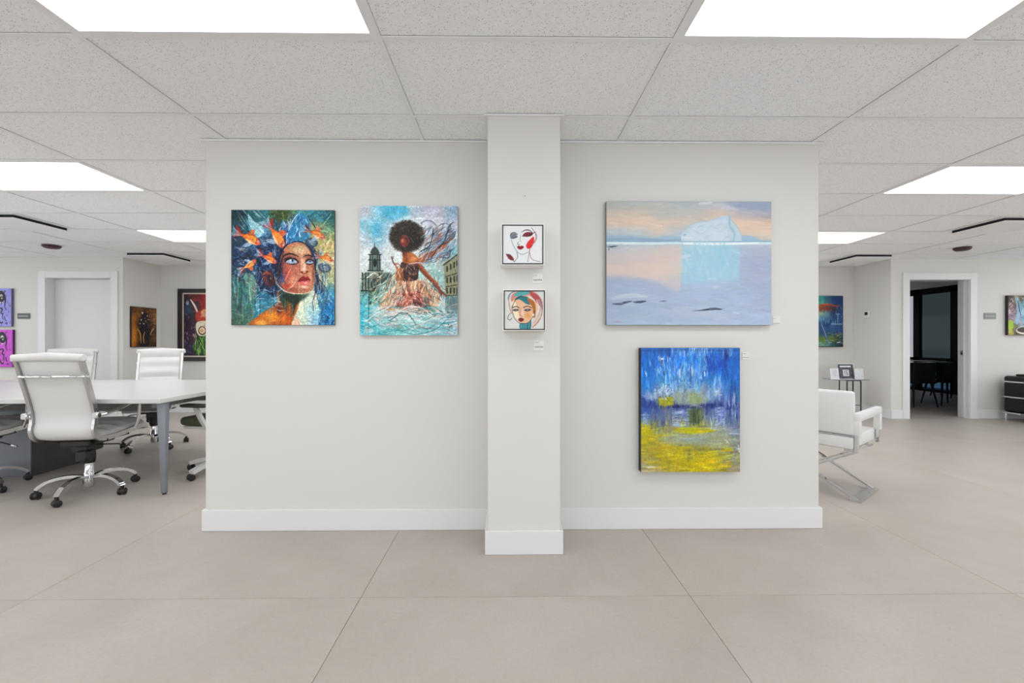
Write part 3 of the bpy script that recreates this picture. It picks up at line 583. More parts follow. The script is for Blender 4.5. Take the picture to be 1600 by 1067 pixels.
def art_winged_dancer():
    A = Art(105, 93, 772, 992, 235, 5)
    A.grid(['#b4bcc6 #86c0d0 #46aed0 #5cb4d0 #a8bccc #b6b8c8 #b4b4c4 #8aa8c0',
            '#7fb8c8 #68b4cc #9cbccc #b8c2ca #b9c0c8 #b6bcc8 #b8bac6 #b0b8c4',
            '#a8bcc6 #74b0c4 #b4c4cc #c0c8cc #c4cacc #b4c0c8 #b0bcc8 #a4b4c0',
            '#c4ccce #b0c0c8 #c4cccc #ccd0d0 #c8cecc #a4c4c8 #a8bcc8 #7cb8c0',
            '#c8cfcf #bcc8cc #c4cccc #c8d0cc #b8ccc8 #9cc4c4 #a8c0c0 #a8a894',
            '#b4c0bc #8a9c94 #a4b8b4 #b4c8c0 #a4c4bc #98c0bc #8cb8b8 #8c8c74',
            '#78a09c #607870 #7cb4b4 #a8c0b4 #a8b8a8 #9cc0b8 #9cc4c4 #8ca8a4',
            '#58b4c0 #6cbcc0 #8cc4c0 #b8a898 #a8948c #94c0bc #a8c8c8 #a8bcc4',
            '#4cb0c0 #80bcc0 #b4c0bc #a0c4c0 #90c4c0 #9cc8c4 #b0c4c8 #a4b8c8',
            '#54b8c4 #58b8c0 #70b8b8 #7cc0bc #8cc4c0 #80bcc0 #7cb8bc #98b8c4'])
    A.mottle(50, 40, .14); A.mottle(80, 30, .5, '#e6eaea', .6); A.rebrush(900, 50, 12, .07)
    A.poly([(235, 95), (300, 95), (420, 100), (430, 150), (360, 190), (290, 185), (250, 150)], '#4aa9cc', .45, 12); A.glow(215, 260, 24, 40, '#3fa8d0', .7)
    # church at the left
    d = '#26332f'
    A.line([(207, 350), (207, 385)], [3, 8], d); A.poly([(180, 425), (188, 395), (207, 378), (228, 395), (240, 425)], '#3a4a46')
    A.poly([(172, 430), (246, 430), (250, 545), (165, 545)], '#6a7c74', 1, smooth=False)
    for x in (176, 192, 226, 240): A.line([(x, 432), (x, 540)], 7, d, .9)
    A.ell(209, 490, 12, 30, '#1d2826'); A.line([(168, 470), (250, 470)], 6, d); A.line([(165, 432), (252, 432)], 7, '#1d2826'); A.line([(160, 545), (262, 545)], 8, '#1d2826')
    A.poly([(118, 570), (150, 555), (262, 550), (262, 685), (118, 685)], '#7c8c80', 1, smooth=False)
    A.poly([(262, 560), (320, 555), (325, 600), (290, 660), (262, 685)], '#45605c', 1, smooth=False)
    for x in (124, 146, 166, 238, 256): A.line([(x, 560), (x, 684)], 9, d, .9)
    A.line([(150, 600), (205, 560), (250, 600)], 8, '#c8d0c4'); A.ell(205, 640, 26, 36, '#222e2c'); A.ell(205, 640, 17, 30, '#5a6c64'); A.line([(205, 605), (205, 680)], 5, d)
    A.line([(116, 600), (262, 600)], 6, d, .8); A.line([(116, 684), (262, 684)], 8, '#18201e'); A.dabs(60, (118, 560, 320, 680), 22, 5, ['#c6cec2', '#1a2422', '#8c9c90', '#39504c'], .7, (80, 100))
    A.dabs(26, (118, 560, 180, 700), 22, 4, ['#1b2623', '#2f403a'], .8, (60, 120))
    A.dabs(60, (165, 680, 250, 780), 30, 7, ['#26422c', '#4a6a40', '#16261c', '#7c9a70'], .85)
    A.line([(168, 720), (166, 860), (163, 990)], [8, 5, 3], '#1f3a3a', .85); A.line([(150, 690), (120, 740), (112, 780)], [6, 3], '#2a4440', .8); A.line([(238, 780), (238, 990)], 3, '#2a5a5c', .6)
    A.dabs(20, (112, 690, 160, 780), 30, 5, ['#2a4640', '#7fa49c'], .7)
    # building at the right
    A.poly([(678, 500), (772, 428), (775, 715), (690, 722)], '#8c8d70', 1, smooth=False)
    A.line([(676, 503), (774, 428)], 9, '#3c4434'); A.line([(690, 585), (774, 560)], 7, '#40483a'); A.line([(694, 655), (774, 640)], 7, '#40483a'); A.line([(690, 718), (774, 712)], 8, '#3c463c')
    for x in (700, 724, 748, 768):
        yy = 500-(x-700)*.55
        for k, y in enumerate((yy+28, 608-(x-700)*.2, 680)): A.line([(x, y-14), (x, y+18)], 10, '#22281f', .95)
    for x in (705, 735, 762): A.poly([(x-11, 730), (x, 720), (x+11, 730), (x+9, 830), (x-9, 830)], '#4a6a6c', .7); A.line([(x-14, 725), (x-14, 850)], 4, '#2c3c3c', .7)
    A.dabs(40, (690, 450, 772, 720), 24, 5, ['#c8c4a0', '#5a6048', '#a8a884'], .5, (80, 100))
    # wings
    A.line([(520, 215), (560, 195), (600, 205), (628, 240), (620, 280)], 5, '#4a5870', .9); A.line([(632, 240), (680, 215), (722, 232)], 5, '#3c4860', .9)
    A.poly([(505, 440), (560, 400), (600, 330), (600, 270), (625, 240), (640, 270), (660, 300), (720, 215), (730, 260), (755, 290), (735, 330), (700, 350), (722, 390), (715, 440), (650, 455), (590, 480), (530, 500)], '#7f8fa4', .9)
    A.poly([(505, 440), (580, 410), (640, 370), (700, 340), (690, 380), (620, 430), (560, 470), (520, 490)], '#a8603c', .95)
    A.dabs(110, (520, 250, 740, 460), 80, 7, ['#27384e', '#c8d8e4', '#b4562c', '#5f7f9c', '#e0a478', '#3a2420', '#8fb0c4'], .8, (-65, -25), .4)
    A.line([(520, 410), (580, 370), (600, 300), (605, 250)], [8, 5], '#26344a'); A.line([(620, 400), (680, 340), (712, 240), (745, 205)], [8, 4], '#2a3850'); A.line([(560, 470), (640, 450), (710, 452), (722, 405)], 5, '#3a3440', .9)
    A.line([(735, 290), (755, 270), (748, 310), (725, 330)], 5, '#202c40'); A.dabs(50, (560, 440, 680, 560), 40, 5, ['#e8e8e4', '#6ea8ac', '#a87c60', '#c8b49c'], .7)
    # swirls behind the dress
    A.poly([(250, 640), (340, 590), (400, 560), (420, 620), (330, 700), (260, 760), (230, 740)], '#6f9088', .7, 4)
    A.dabs(110, (200, 560, 400, 800), 90, 7, ['#2a5f5c', '#d8dccc', '#a8946c', '#5aa8a4', '#3a2e24', '#e8c4a8'], .7, (-60, -20), .4)
    A.line([(322, 450), (335, 490), (365, 530), (378, 580)], [10, 6], '#5c3a34'); A.line([(322, 452), (335, 446), (332, 462)], 5, '#7c5a50'); A.line([(345, 500), (375, 500), (392, 560)], [6, 4], '#8c3c34')
    # skirt
    A.poly([(385, 605), (500, 605), (590, 650), (650, 740), (620, 800), (560, 820), (470, 780), (400, 830), (320, 820), (240, 790), (290, 700), (340, 650)], '#c89c78', 1)
    A.dabs(130, (280, 620, 640, 790), 120, 9, ['#e6c8a4', '#f0dcc0', '#a86c50', '#7c3a30', '#d8ac84', '#f6e8d4'], .75, (60, 120), .3)
    A.poly([(330, 780), (380, 730), (440, 700), (500, 690), (540, 740), (560, 800), (480, 780), (400, 800)], '#b05a4a', .85, 3)
    A.dabs(90, (330, 690, 560, 820), 50, 9, ['#c8705c', '#e0a08c', '#6a201e', '#f0c4b0', '#983c34', '#2c1a1c'], .8, None, .8)
    A.dabs(40, (470, 740, 600, 850), 60, 8, ['#1f1c24', '#3a4650', '#6a3430'], .8, (10, 80), .5)
    A.dabs(90, (230, 640, 400, 850), 60, 9, ['#8fc4c0', '#b4d0cc', '#d8b090', '#4c8480', '#e8dcc8'], .75, (110, 160), .4)
    A.dabs(90, (540, 640, 690, 850), 60, 9, ['#8fc4c0', '#b8d0cc', '#c89470', '#3c5c5c', '#e0c4a8', '#6a3a34'], .75, (30, 75), .4)
    A.dabs(90, (240, 780, 640, 850), 60, 9, ['#7cc0bc', '#c8dcd8', '#b86c5c', '#2c4c54', '#e8d0bc'], .7, (-30, 30), .6)
    A.dabs(60, (300, 620, 600, 780), 110, 4, ['#7c4030', '#f4e4c8', '#5c3028'], .6, (65, 115), .3)
    # bodice, shoulders, arms
    A.poly([(388, 490), (430, 480), (500, 500), (505, 560), (490, 610), (400, 612), (385, 560)], '#3f2a2c')
    A.dabs(60, (385, 490, 500, 610), 36, 7, ['#8c3c34', '#1c1820', '#c87c50', '#4a7474', '#6a4840', '#d8a078'], .85)
    A.poly([(350, 560), (390, 520), (400, 600), (360, 610)], '#a8683c', .9); A.dabs(24, (350, 500, 400, 610), 50, 6, ['#d89860', '#6a2c24', '#e8c090'], .8, (60, 120))
    A.poly([(405, 420), (440, 410), (490, 440), (512, 490), (470, 500), (400, 485), (398, 450)], '#b4683c'); A.glow(470, 462, 20, 16, '#e8a060', .9); A.glow(420, 470, 14, 20, '#7a3a24', .8)
    A.line([(405, 380), (412, 440)], [26, 34], '#8a4a30'); A.line([(404, 400), (408, 430)], 8, '#4c2018', .8)
    A.line([(500, 490), (540, 545), (580, 590), (630, 640), (655, 690)], [32, 30, 26, 20, 16], '#8a4630'); A.line([(508, 490), (550, 545), (600, 600), (640, 650)], [9, 8, 5], '#c8784c', .8); A.line([(490, 500), (530, 560), (580, 610), (628, 660)], 5, '#3c1a14', .8)
    for q in ((645, 735), (662, 728), (680, 738), (692, 730), (698, 715)): A.line([(655, 685), ((655+q[0])/2+6, 705), q], [11, 6, 4], '#7c3c2a')
    A.line([(440, 498), (500, 488), (560, 500)], [6, 9, 5], '#c8b0b4', .9); A.line([(430, 510), (500, 506), (545, 520)], [4, 5], '#6a4a50', .9)
    # head
    A.ell(426, 306, 116, 106, '#2a241e', 1, soft=10)
    for i in range(900):
        t = A.r.uniform(0, 6.283); q = A.r.uniform(.1, 1)**.5; x = 426+math.cos(t)*114*q; y = 306+math.sin(t)*105*q
        A.line([(x, y), (x+math.cos(t)*7+A.r.uniform(-7, 7), y+math.sin(t)*7+A.r.uniform(-7, 7))], [7, 3], ['#2c2620', '#463a2c', '#1a1614', '#5c4c36', '#382c20'][i % 5], .9)
    A.ell(440, 320, 80, 76, '#1c1713', .6, soft=18)
    A.dabs(260, (330, 215, 530, 400), 14, 4, ['#6a5a40', '#14100e', '#3c3024', '#806c4c'], .6)
    A.poly([(382, 310), (396, 296), (425, 300), (442, 330), (436, 362), (412, 382), (392, 370), (380, 345)], '#7f3c2e'); A.glow(398, 335, 10, 20, '#c06848', .8); A.glow(428, 340, 8, 22, '#4a1f1c', .7)
    A.line([(384, 322), (398, 318)], 5, '#160c0c'); A.line([(408, 318), (428, 322)], 5, '#160c0c'); A.line([(385, 312), (400, 308)], 3, '#1c0e0c'); A.line([(396, 325), (393, 342)], 4, '#d88c68', .8); A.ell(401, 359, 12, 6, '#a82830'); A.line([(390, 358), (412, 358)], 2.5, '#3c0c10')
    A.line([(430, 300), (455, 320), (470, 350)], [3, 6], '#4a6860', .7)
    # turquoise water swirls
    for i in range(110):
        x = A.r.uniform(110, 740); y = A.r.uniform(800, 985); w = A.r.uniform(60, 220)
        A.line([(x, y), (x+w*.5, y-A.r.uniform(-30, 40)), (x+w, y+A.r.uniform(-30, 40))], [2, A.r.uniform(5, 14), 2], ['#d8e4e4', '#5fb8bc', '#2f8f98', '#e0b8b4', '#a8d8d4', '#8c9ca8', '#c4a08c', '#3c6a74'][i % 8], .6)
    A.line([(300, 900), (380, 840), (440, 850), (490, 920)], [4, 9, 4], '#24505c', .8); A.line([(320, 870), (420, 800), (520, 800), (600, 860)], [3, 8, 3], '#e8ecec', .8); A.line([(560, 780), (640, 840), (700, 850)], [8, 3], '#4a8c8c', .8)
    A.line([(350, 950), (480, 985), (620, 950), (700, 880)], [3, 8, 4], '#2c7480', .8); A.line([(140, 900), (220, 840), (300, 800)], [4, 7], '#e0e8e4', .8)
    A.line([(704, 930), (712, 915), (716, 940), (726, 920), (732, 935)], 4, '#10202c'); A.glow(230, 880, 30, 20, '#d8a8a4', .6); A.glow(120, 900, 14, 70, '#2ca8bc', .7)
    A.dabs(120, (520, 230, 760, 480), 60, 5, ['#8fa8bc', '#2c3c54', '#c4ccd4', '#5c7c94', '#7c4030', '#e8e8e8'], .75, (-75, -15), .5)
    A.dabs(120, (110, 820, 760, 985), 70, 7, ['#c8d8d8', '#8fb8b8', '#5c8c90', '#d8b8b0', '#e8ecea', '#3c6468'], .6, (-35, 35), .6)
    A.rebrush(1800, 18, 5, .2, a=.4); A.mottle(7, 7, .35); g_ = A.im.mean(-1, keepdims=True); A.im = g_+(A.im-g_)*.9; A.im = (A.im-.5)*1.18+.49
    return A.done()

def art_line_face():
    A = Art(125, 102, 408, 385, 96, 7, '#dcdee0'); A.mottle(60, 60, .04)
    k = '#2a2c34'
    A.poly([(290, 250), (310, 215), (345, 185), (345, 230), (325, 268), (300, 275)], '#d8282c'); A.poly([(265, 178), (290, 152), (335, 155), (330, 178), (295, 186)], '#7a2a34'); A.line([(262, 182), (300, 180), (334, 165), (352, 150)], [3, 7, 3], '#1c1820')
    A.poly([(178, 185), (185, 165), (210, 160), (226, 180), (222, 192), (190, 200)], '#6c727c'); A.line([(178, 192), (200, 198), (228, 186)], 5, k); A.line([(178, 180), (186, 160), (210, 155), (228, 170)], 6, '#40444c')
    A.line([(258, 152), (285, 136), (315, 138), (340, 160)], [3, 8, 3], '#3c2426'); A.poly([(226, 262), (240, 252), (250, 256), (262, 252), (275, 264), (258, 280), (240, 280)], '#8c1f28'); A.line([(226, 264), (275, 264)], 2, '#3a0c12')
    A.line([(183, 195), (195, 240), (225, 295), (262, 318), (305, 300)], 3.5, '#5c7888'); A.line([(225, 300), (228, 340), (205, 375)], 3, k); A.line([(235, 225), (230, 240), (246, 244)], 3, k); A.line([(252, 170), (248, 205), (252, 225)], 2.5, '#6c6c74')
    A.line([(330, 118), (350, 150), (362, 190), (345, 230), (318, 275), (316, 310), (335, 355), (392, 372)], 3, '#6a3038'); A.line([(318, 275), (302, 372)], 3, '#8c4048'); A.line([(355, 145), (368, 190), (350, 235)], 3, '#a83c40')
    A.poly([(148, 318), (175, 318), (200, 345), (202, 362), (178, 360), (160, 342)], '#7c2c34'); A.line([(145, 312), (178, 335), (208, 375)], 3, '#34141a'); A.line([(160, 350), (176, 335), (178, 320)], 2, '#34141a')
    A.dabs(30, (130, 105, 400, 380), 30, 3, ['#c4d0d8', '#e8eaec'], .5)
    return A.done()

def art_turban_face():
    A = Art(135, 577, 418, 858, 96, 8, '#cfd0cc')
    A.poly([(180, 640), (190, 600), (230, 577), (300, 570), (360, 590), (400, 640), (405, 720), (380, 800), (335, 845), (340, 800), (360, 740), (350, 640), (290, 610), (200, 660)], '#c98070')
    A.poly([(200, 610), (240, 577), (320, 577), (300, 600), (240, 615)], '#4f9ca0'); A.poly([(315, 580), (360, 600), (395, 650), (398, 700), (370, 660), (330, 620)], '#a8484a')
    A.poly([(350, 660), (395, 700), (395, 760), (345, 835), (335, 820), (360, 760)], '#d8b89c'); A.line([(380, 640), (392, 710), (350, 810)], 6, '#8fa8c4'); A.line([(365, 640), (380, 710), (345, 800)], 4, '#e8e0d4')
    A.line([(165, 640), (175, 600), (200, 580)], 8, '#8c98b4'); A.line([(165, 640), (172, 700), (185, 740)], 6, '#c07468')
    A.poly([(188, 680), (200, 640), (240, 612), (300, 615), (345, 660), (352, 720), (330, 770), (300, 810), (250, 815), (210, 770), (190, 720)], '#dcae8c', 1)
    A.poly([(205, 640), (250, 610), (310, 630), (345, 665), (300, 675), (245, 640)], '#27707c'); A.poly([(300, 630), (345, 650), (358, 700), (352, 770), (338, 760), (335, 700), (310, 660)], '#a86428')
    A.poly([(188, 670), (205, 650), (225, 700), (240, 790), (205, 760)], '#e8dcc0', .9); A.glow(300, 755, 24, 22, '#d89040', .8); A.glow(265, 740, 10, 30, '#e0c4cc', .8)
    A.line([(195, 700), (215, 690), (240, 700)], 6, '#2c2024'); A.line([(270, 698), (300, 688), (330, 700)], 6, '#2c2024')
    A.poly([(192, 718), (215, 706), (240, 716), (215, 726)], '#463c40'); A.poly([(272, 718), (300, 706), (328, 714), (300, 726)], '#463c40'); A.ell(217, 715, 7, 6, '#6a8c8c'); A.ell(300, 714, 7, 6, '#6a8c8c')
    A.line([(252, 700), (246, 750), (262, 764)], 3, '#8c5c58'); A.poly([(232, 785), (246, 775), (262, 775), (274, 788), (252, 804)], '#6c1a22')
    A.poly([(245, 815), (300, 812), (325, 790), (318, 860), (250, 860)], '#3f8490'); A.line([(300, 815), (298, 858)], 5, '#1f4c58'); A.line([(325, 785), (318, 858)], 3, '#232c34')
    A.line([(188, 690), (192, 740), (215, 790), (250, 816), (300, 812), (335, 770), (352, 720)], 3.5, '#2c2428'); A.line([(190, 700), (205, 655), (245, 618), (300, 620)], 4, '#2c2428'); A.line([(160, 640), (170, 600), (225, 572)], 3, '#444c58'); A.line([(360, 600), (400, 650), (405, 720), (385, 790), (335, 845)], 3, '#5c4440')
    A.line([(178, 740), (165, 755), (158, 780), (175, 790), (186, 775)], 4, '#343840'); A.ell(342, 752, 7, 12, '#e4dcd0'); A.line([(340, 735), (350, 750), (340, 768)], 3, '#343840')
    A.rebrush(160, 14, 5, .1, a=.4)
    return A.done()

def art_iceberg():
    A = Art(85, 62, 1278, 965, 330, 9)
    A.grid(['#aeb2ae #b2b4ae #b4b4ae #a8b4b8 #b0b4b8 #b8bcc4 #8fa0bc #8fa0bc',
            '#c4b4a4 #c8b8a4 #b4b4ac #b4b4b0 #bcb4ac #d0b8a4 #b0a8b0 #a4a4b0',
            '#d4b8a4 #d8bca4 #d0b8a4 #c8b8a8 #c4b8ac #d4bca8 #e0c0a8 #dcbca4',
            '#b0bcc4 #b4bcc0 #c8bcac #b0bcc4 #b8c8d0 #b8c8d0 #d4bca8 #d8c0a8',
            '#90a8bc #98acbc #9cb0c0 #a8bccc #b8ccd4 #b0c8d4 #a8bccc #b8b8b4',
            '#b0bcc4 #b8bcc0 #bcbcbc #c0c0c4 #9cc8d8 #98c8d8 #a4b4cc #a4b0c8',
            '#bcb4b4 #c4b8b4 #ccb8b0 #c4bcbc #94c4dc #90c4d8 #a0b0cc #9ca8c4',
            '#c4b4b4 #ccb8b0 #d8bcac #a4c4d4 #90c4dc #90c4dc #9cb0cc #9ca8c8',
            '#c0b0b4 #c4b4b4 #ccb8b0 #a0bccc #98c0d8 #9cc0d8 #9cacc8 #9ca8c4',
            '#94a8c8 #98acc8 #b4b0bc #98b0cc #9cb4d4 #a4b8d4 #98acc8 #98a8c8',
            '#98acc8 #a4b8cc #a4b0cc #98acc8 #9cb0d0 #9cb0d0 #98acd0 #98a8c8',
            '#94a8c8 #98acc8 #98acc8 #9cb0cc #9cb0cc #9cb0cc #9cb0d0 #9cacc8',
            '#94a8c8 #98b0cc #9cb0cc #a4b4cc #a8b8cc #a0b4d0 #9cb0d0 #9cb0d0',
            '#98acc8 #9cb0cc #9cb0cc #9cb4d0 #9cb4d0 #a4b4d0 #a0b4d4 #a0b4d4'])
    A.mottle(240, 40, .07); A.rebrush(900, 110, 16, .035, (-12, 12))
    A.line([(85, 72), (400, 66), (700, 74), (1278, 70)], 14, '#a0a8b4', .5); A.line([(760, 80), (840, 74)], 16, '#d4d8dc', .7); A.poly([(980, 70), (1278, 66), (1278, 120), (1100, 112), (990, 90)], '#8fa0bc', .7, 8)
    # iceberg
    A.poly([(85, 352), (85, 318), (240, 315), (420, 330), (520, 315), (620, 325), (640, 358)], '#8fb0c8', .9, 3); A.poly([(1050, 358), (1060, 318), (1120, 315), (1200, 345), (1278, 352), (1278, 360)], '#8fb4d0', .9, 3)
    A.line([(85, 345), (300, 340), (520, 350), (620, 345)], 16, '#7c9cb8', .7)
    A.poly([(625, 358), (620, 305), (670, 255), (730, 220), (830, 205), (900, 175), (960, 168), (985, 200), (1020, 240), (1060, 320), (1060, 358)], '#b0c8d8', 1, 1, False)
    A.poly([(660, 355), (690, 275), (760, 225), (880, 205), (955, 200), (960, 300), (940, 355)], '#bccedc', .9, 5); A.dabs(60, (660, 230, 980, 350), 60, 10, ['#c8d8e0', '#a8c4d4', '#b8ccd4', '#94b8cc'], .6, (-50, 30))
    A.line([(975, 170), (975, 240), (1010, 300), (1000, 350)], [14, 18, 12], '#90b8d0', .9); A.line([(620, 305), (670, 255), (730, 220), (830, 205), (900, 178)], 5, '#94b4c4', .9); A.line([(975, 190), (1030, 250), (1062, 318)], 5, '#8fb8cc', .9)
    A.line([(630, 330), (700, 330)], 10, '#d4dce0', .8); A.line([(645, 310), (655, 306)], 6, '#6c84ac')
    # horizon
    A.line([(85, 368), (400, 372), (600, 366), (800, 374), (1050, 370), (1278, 368)], 20, '#c4dce4', .95); A.line([(85, 358), (600, 358), (1278, 356)], 4, '#4c8cb4', .9); A.line([(640, 372), (900, 376), (1180, 366)], 10, '#e4eeee', .8)
    A.line([(90, 368), (300, 370)], 12, '#d0e0e8', .8)
    # mirrored blue block
    A.poly([(622, 392), (1052, 392), (1046, 560), (1030, 640), (900, 650), (640, 660), (615, 600)], '#92c4da', .75, 6, False); A.dabs(70, (630, 400, 1040, 620), 120, 26, ['#88c0dc', '#a4ccdc', '#8cbcd4', '#98c8dc'], .5, (60, 120))
    A.line([(625, 400), (618, 560), (612, 700)], 8, '#d8c0b0', .6); A.line([(1052, 400), (1048, 560)], 10, '#a8b0c8', .6); A.line([(630, 470), (680, 460)], 22, '#b8d0dc', .8); A.line([(1000, 425), (1040, 440)], 12, '#b8d4e0', .7); A.line([(740, 400), (770, 450)], 10, '#a8d0e0', .7)
    A.poly([(430, 420), (610, 400), (612, 600), (600, 720), (540, 690), (480, 640), (430, 600)], '#d0bab2', .6, 10); A.line([(590, 500), (596, 700)], [10, 34, 10], '#d0b8ac', .4, soft=6); A.poly([(85, 430), (260, 400), (420, 420), (430, 560), (85, 590)], '#c4b8b8', .5, 14); A.poly([(85, 520), (420, 510), (600, 530), (590, 590), (85, 600)], '#d6beac', .5, 14)
    A.poly([(85, 620), (400, 640), (560, 720), (520, 760), (85, 740)], '#94a8c8', .8, 12)
    A.line([(230, 425), (300, 385), (360, 390)], 6, '#a8b4bc', .7); A.line([(100, 398), (140, 394), (165, 392)], [6, 9, 3], '#1f3c4c'); A.ell(104, 416, 5, 5, '#2c4450')
    # dark marks low on the ice
    A.line([(130, 770), (260, 750), (380, 760)], [20, 34, 12], '#b8ccd0', .8); A.line([(130, 812), (190, 810), (225, 800), (268, 792)], [6, 18, 16, 7], '#2c3e56'); A.line([(280, 798), (330, 796), (370, 792)], [6, 19, 7], '#34465e'); A.line([(470, 794), (500, 790), (520, 794)], [3, 9, 3], '#4c6488'); A.line([(700, 862), (780, 856), (860, 846), (915, 850)], [3, 9, 17, 6], '#1c3048'); A.line([(915, 846), (940, 862)], 3, '#6c84a0')
    A.line([(860, 690), (900, 680)], 14, '#b8c4d8', .7); A.line([(820, 628), (880, 632)], 12, '#b4c8dc', .8); A.line([(1000, 870), (1040, 880)], 14, '#b4c8d8', .7); A.line([(600, 880), (1000, 900), (1100, 930)], 26, '#a8b8cc', .5)
    A.line([(130, 945), (170, 940), (200, 948)], [4, 9, 3], '#b48c9c', .8)
    A.dabs(120, (90, 640, 1270, 960), 160, 18, ['#9cb0d0', '#a8bcd0', '#94a8cc', '#a4b8d0'], .35, (-14, 14)); A.dabs(60, (1060, 390, 1270, 700), 90, 18, ['#a4acc8', '#98a8c4', '#a8b4c8'], .4, (-20, 20))
    A.rebrush(1500, 40, 7, .03, (-20, 20), a=.5)
    g_ = A.im.mean(-1, keepdims=True); A.im = np.clip(g_+(A.im-g_)*.82, 0, 1)
    return A.done()

def art_blue_yellow():
    A = Art(115, 68, 857, 1000, 230, 11)
    A.grid(['#2c68b8 #2c6cc0 #4080c8 #4c88c8 #3c80c4 #2c6cb8',
            '#1c68c4 #2c70c4 #2070c8 #2474c4 #1c58b4 #1c60bc',
            '#2070c8 #4c88cc #2c78cc #3c80cc #2464b8 #1c64bc',
            '#2474c8 #3c84cc #5c94cc #4c8ccc #2c74c0 #2068b8',
            '#2878c8 #3c88cc #4c90cc #3c84c8 #3c80c0 #2464b0',
            '#3070b8 #8ca8c8 #88a8b8 #94a8b0 #6c98c8 #2c64ac',
            '#5070a8 #7c90a4 #8898a8 #909ca0 #5874ac #3c5c98',
            '#3c5894 #505c94 #5c6898 #4c5c78 #445890 #4c5c90',
            '#3458a0 #6070a0 #6880ac #506070 #54689c #5068a0',
            '#4c6488 #68748c #647488 #6c7888 #60749c #5c6c98',
            '#a8a01c #98984c #a8a43c #a4a44c #7c8878 #6c7c90',
            '#a8a014 #98985c #9aa082 #a4a488 #989c84 #7c8894',
            '#a4981c #9c9850 #989c80 #949890 #98946c #807c70',
            '#a09830 #a89c24 #a89c20 #8c8c50 #a09c3c #7c8070',
            '#989040 #b8a418 #a89c20 #a49c2c #b4a41c #8c8c58',
            '#98906c #b0a018 #b4a410 #b8a808 #b8a814 #8c8c50',
            '#988c70 #a0983c #a89c20 #b0a40c #a89c28 #8c8468'])
    A.mottle(50, 160, .15); A.rebrush(700, 90, 16, .14, (75, 105), region=(115, 68, 857, 660)); A.rebrush(500, 90, 18, .14, (-12, 12), region=(115, 660, 857, 1000))
    B = ['#6ca0dc', '#9cc0e8', '#c4d8ec', '#1c50a8', '#2474d0']
    A.line([(130, 90), (400, 84), (700, 88), (857, 86)], 16, '#20407c', .5); A.dabs(90, (330, 75, 820, 130), 50, 8, B, .7, (80, 100)); A.dabs(40, (600, 110, 760, 230), 70, 14, ['#1440a0', '#1c4cb0', '#2058b8'], .7, (85, 95)); A.glow(754, 120, 18, 40, '#141c60', .8)
    A.dabs(60, (230, 140, 340, 290), 40, 10, B, .8, (75, 105)); A.line([(262, 150), (275, 150)], 12, '#dce8f4'); A.line([(262, 170), (266, 190)], 8, '#24304c', .8); A.line([(285, 240), (290, 270)], 8, '#24304c', .8); A.line([(148, 245), (152, 262)], 10, '#c8dcf0', .9)
    A.dabs(70, (370, 190, 600, 300), 50, 10, B, .7, (80, 100)); A.line([(404, 230), (406, 290)], 7, '#dce8f4'); A.line([(590, 250), (594, 275)], 7, '#dce8f4')
    A.dabs(60, (660, 290, 720, 380), 60, 8, B, .6, (85, 95)); A.glow(686, 398, 22, 20, '#d0dce4', .95); A.dabs(24, (650, 370, 725, 430), 30, 6, ['#e4ecf0', '#9cb8d8', '#6c94c8'], .8)
    A.glow(285, 380, 50, 34, '#b4c8dc', .9); A.dabs(60, (215, 340, 350, 420), 30, 9, ['#dce4ec', '#8cacd4', '#4c70a4', '#24446c'], .7); A.dabs(40, (330, 320, 520, 380), 60, 10, ['#7ca8d8', '#a8c4e0', '#4c88cc'], .6)
    A.glow(200, 430, 60, 26, '#a8b8cc', .8); A.poly([(360, 410), (500, 395), (600, 420), (620, 470), (540, 500), (380, 490)], '#8c9c90', .8, 8); A.glow(640, 440, 50, 36, '#8ca8c8', .6)
    A.poly([(115, 440), (240, 480), (400, 500), (560, 495), (720, 480), (857, 490), (857, 530), (560, 520), (400, 528), (200, 520), (115, 500)], '#24347c', .7, 6)
    A.poly([(248, 438), (350, 432), (360, 490), (300, 508), (248, 492)], '#a4a428', .95, 3, False); A.dabs(20, (250, 440, 350, 495), 40, 12, ['#b4b434', '#8c8c34', '#94a03c'], .8, (-20, 20)); A.line([(300, 445), (304, 455)], 8, '#e4e8d8'); A.line([(246, 436), (330, 430)], 5, '#3c4c54', .8); A.glow(395, 506, 60, 12, '#1c2454', .9); A.glow(640, 498, 70, 10, '#1c2866', .8)
    A.poly([(470, 420), (540, 410), (570, 450), (560, 480), (490, 480)], '#8c9c6c', .8, 4); A.line([(480, 505), (520, 498), (575, 512)], [4, 10, 5], '#b0bcb0', .6); A.poly([(470, 530), (570, 525), (575, 610), (540, 640), (475, 620)], '#4c5c38', .9, 6, False); A.dabs(30, (460, 520, 580, 640), 60, 10, ['#74804c', '#2c3c3c', '#8c9870', '#5c6c4c'], .7, (80, 100))
    A.dabs(90, (350, 520, 470, 660), 60, 7, ['#a8c0e4', '#8ca8d8', '#3c4c8c', '#d4dcec'], .6, (-10, 10)); A.dabs(60, (670, 510, 730, 650), 40, 7, ['#b4c8e4', '#c8d8ec', '#5c70a8'], .7, (-10, 10)); A.dabs(60, (740, 420, 850, 600), 80, 6, ['#94b4e0', '#c4d4ec', '#243c84', '#2c3c7c'], .6, (82, 98)); A.dabs(30, (130, 560, 180, 650), 40, 8, ['#b8cce4', '#6c90c8'], .7, (-10, 10))
    A.dabs(60, (180, 530, 360, 690), 90, 12, ['#50588c', '#5c6c8c', '#6c7c8c', '#44549c'], .6, (80, 100)); A.line([(320, 560), (330, 690)], 30, '#7c8474', .6)
    A.poly([(370, 690), (420, 668), (600, 672), (660, 690), (600, 705), (460, 712)], '#b0b00c', .9, 4); A.line([(510, 694), (610, 692)], 18, '#c8b408', .8); A.poly([(115, 690), (200, 690), (180, 720), (115, 780)], '#b4ac0c', .9, 6)
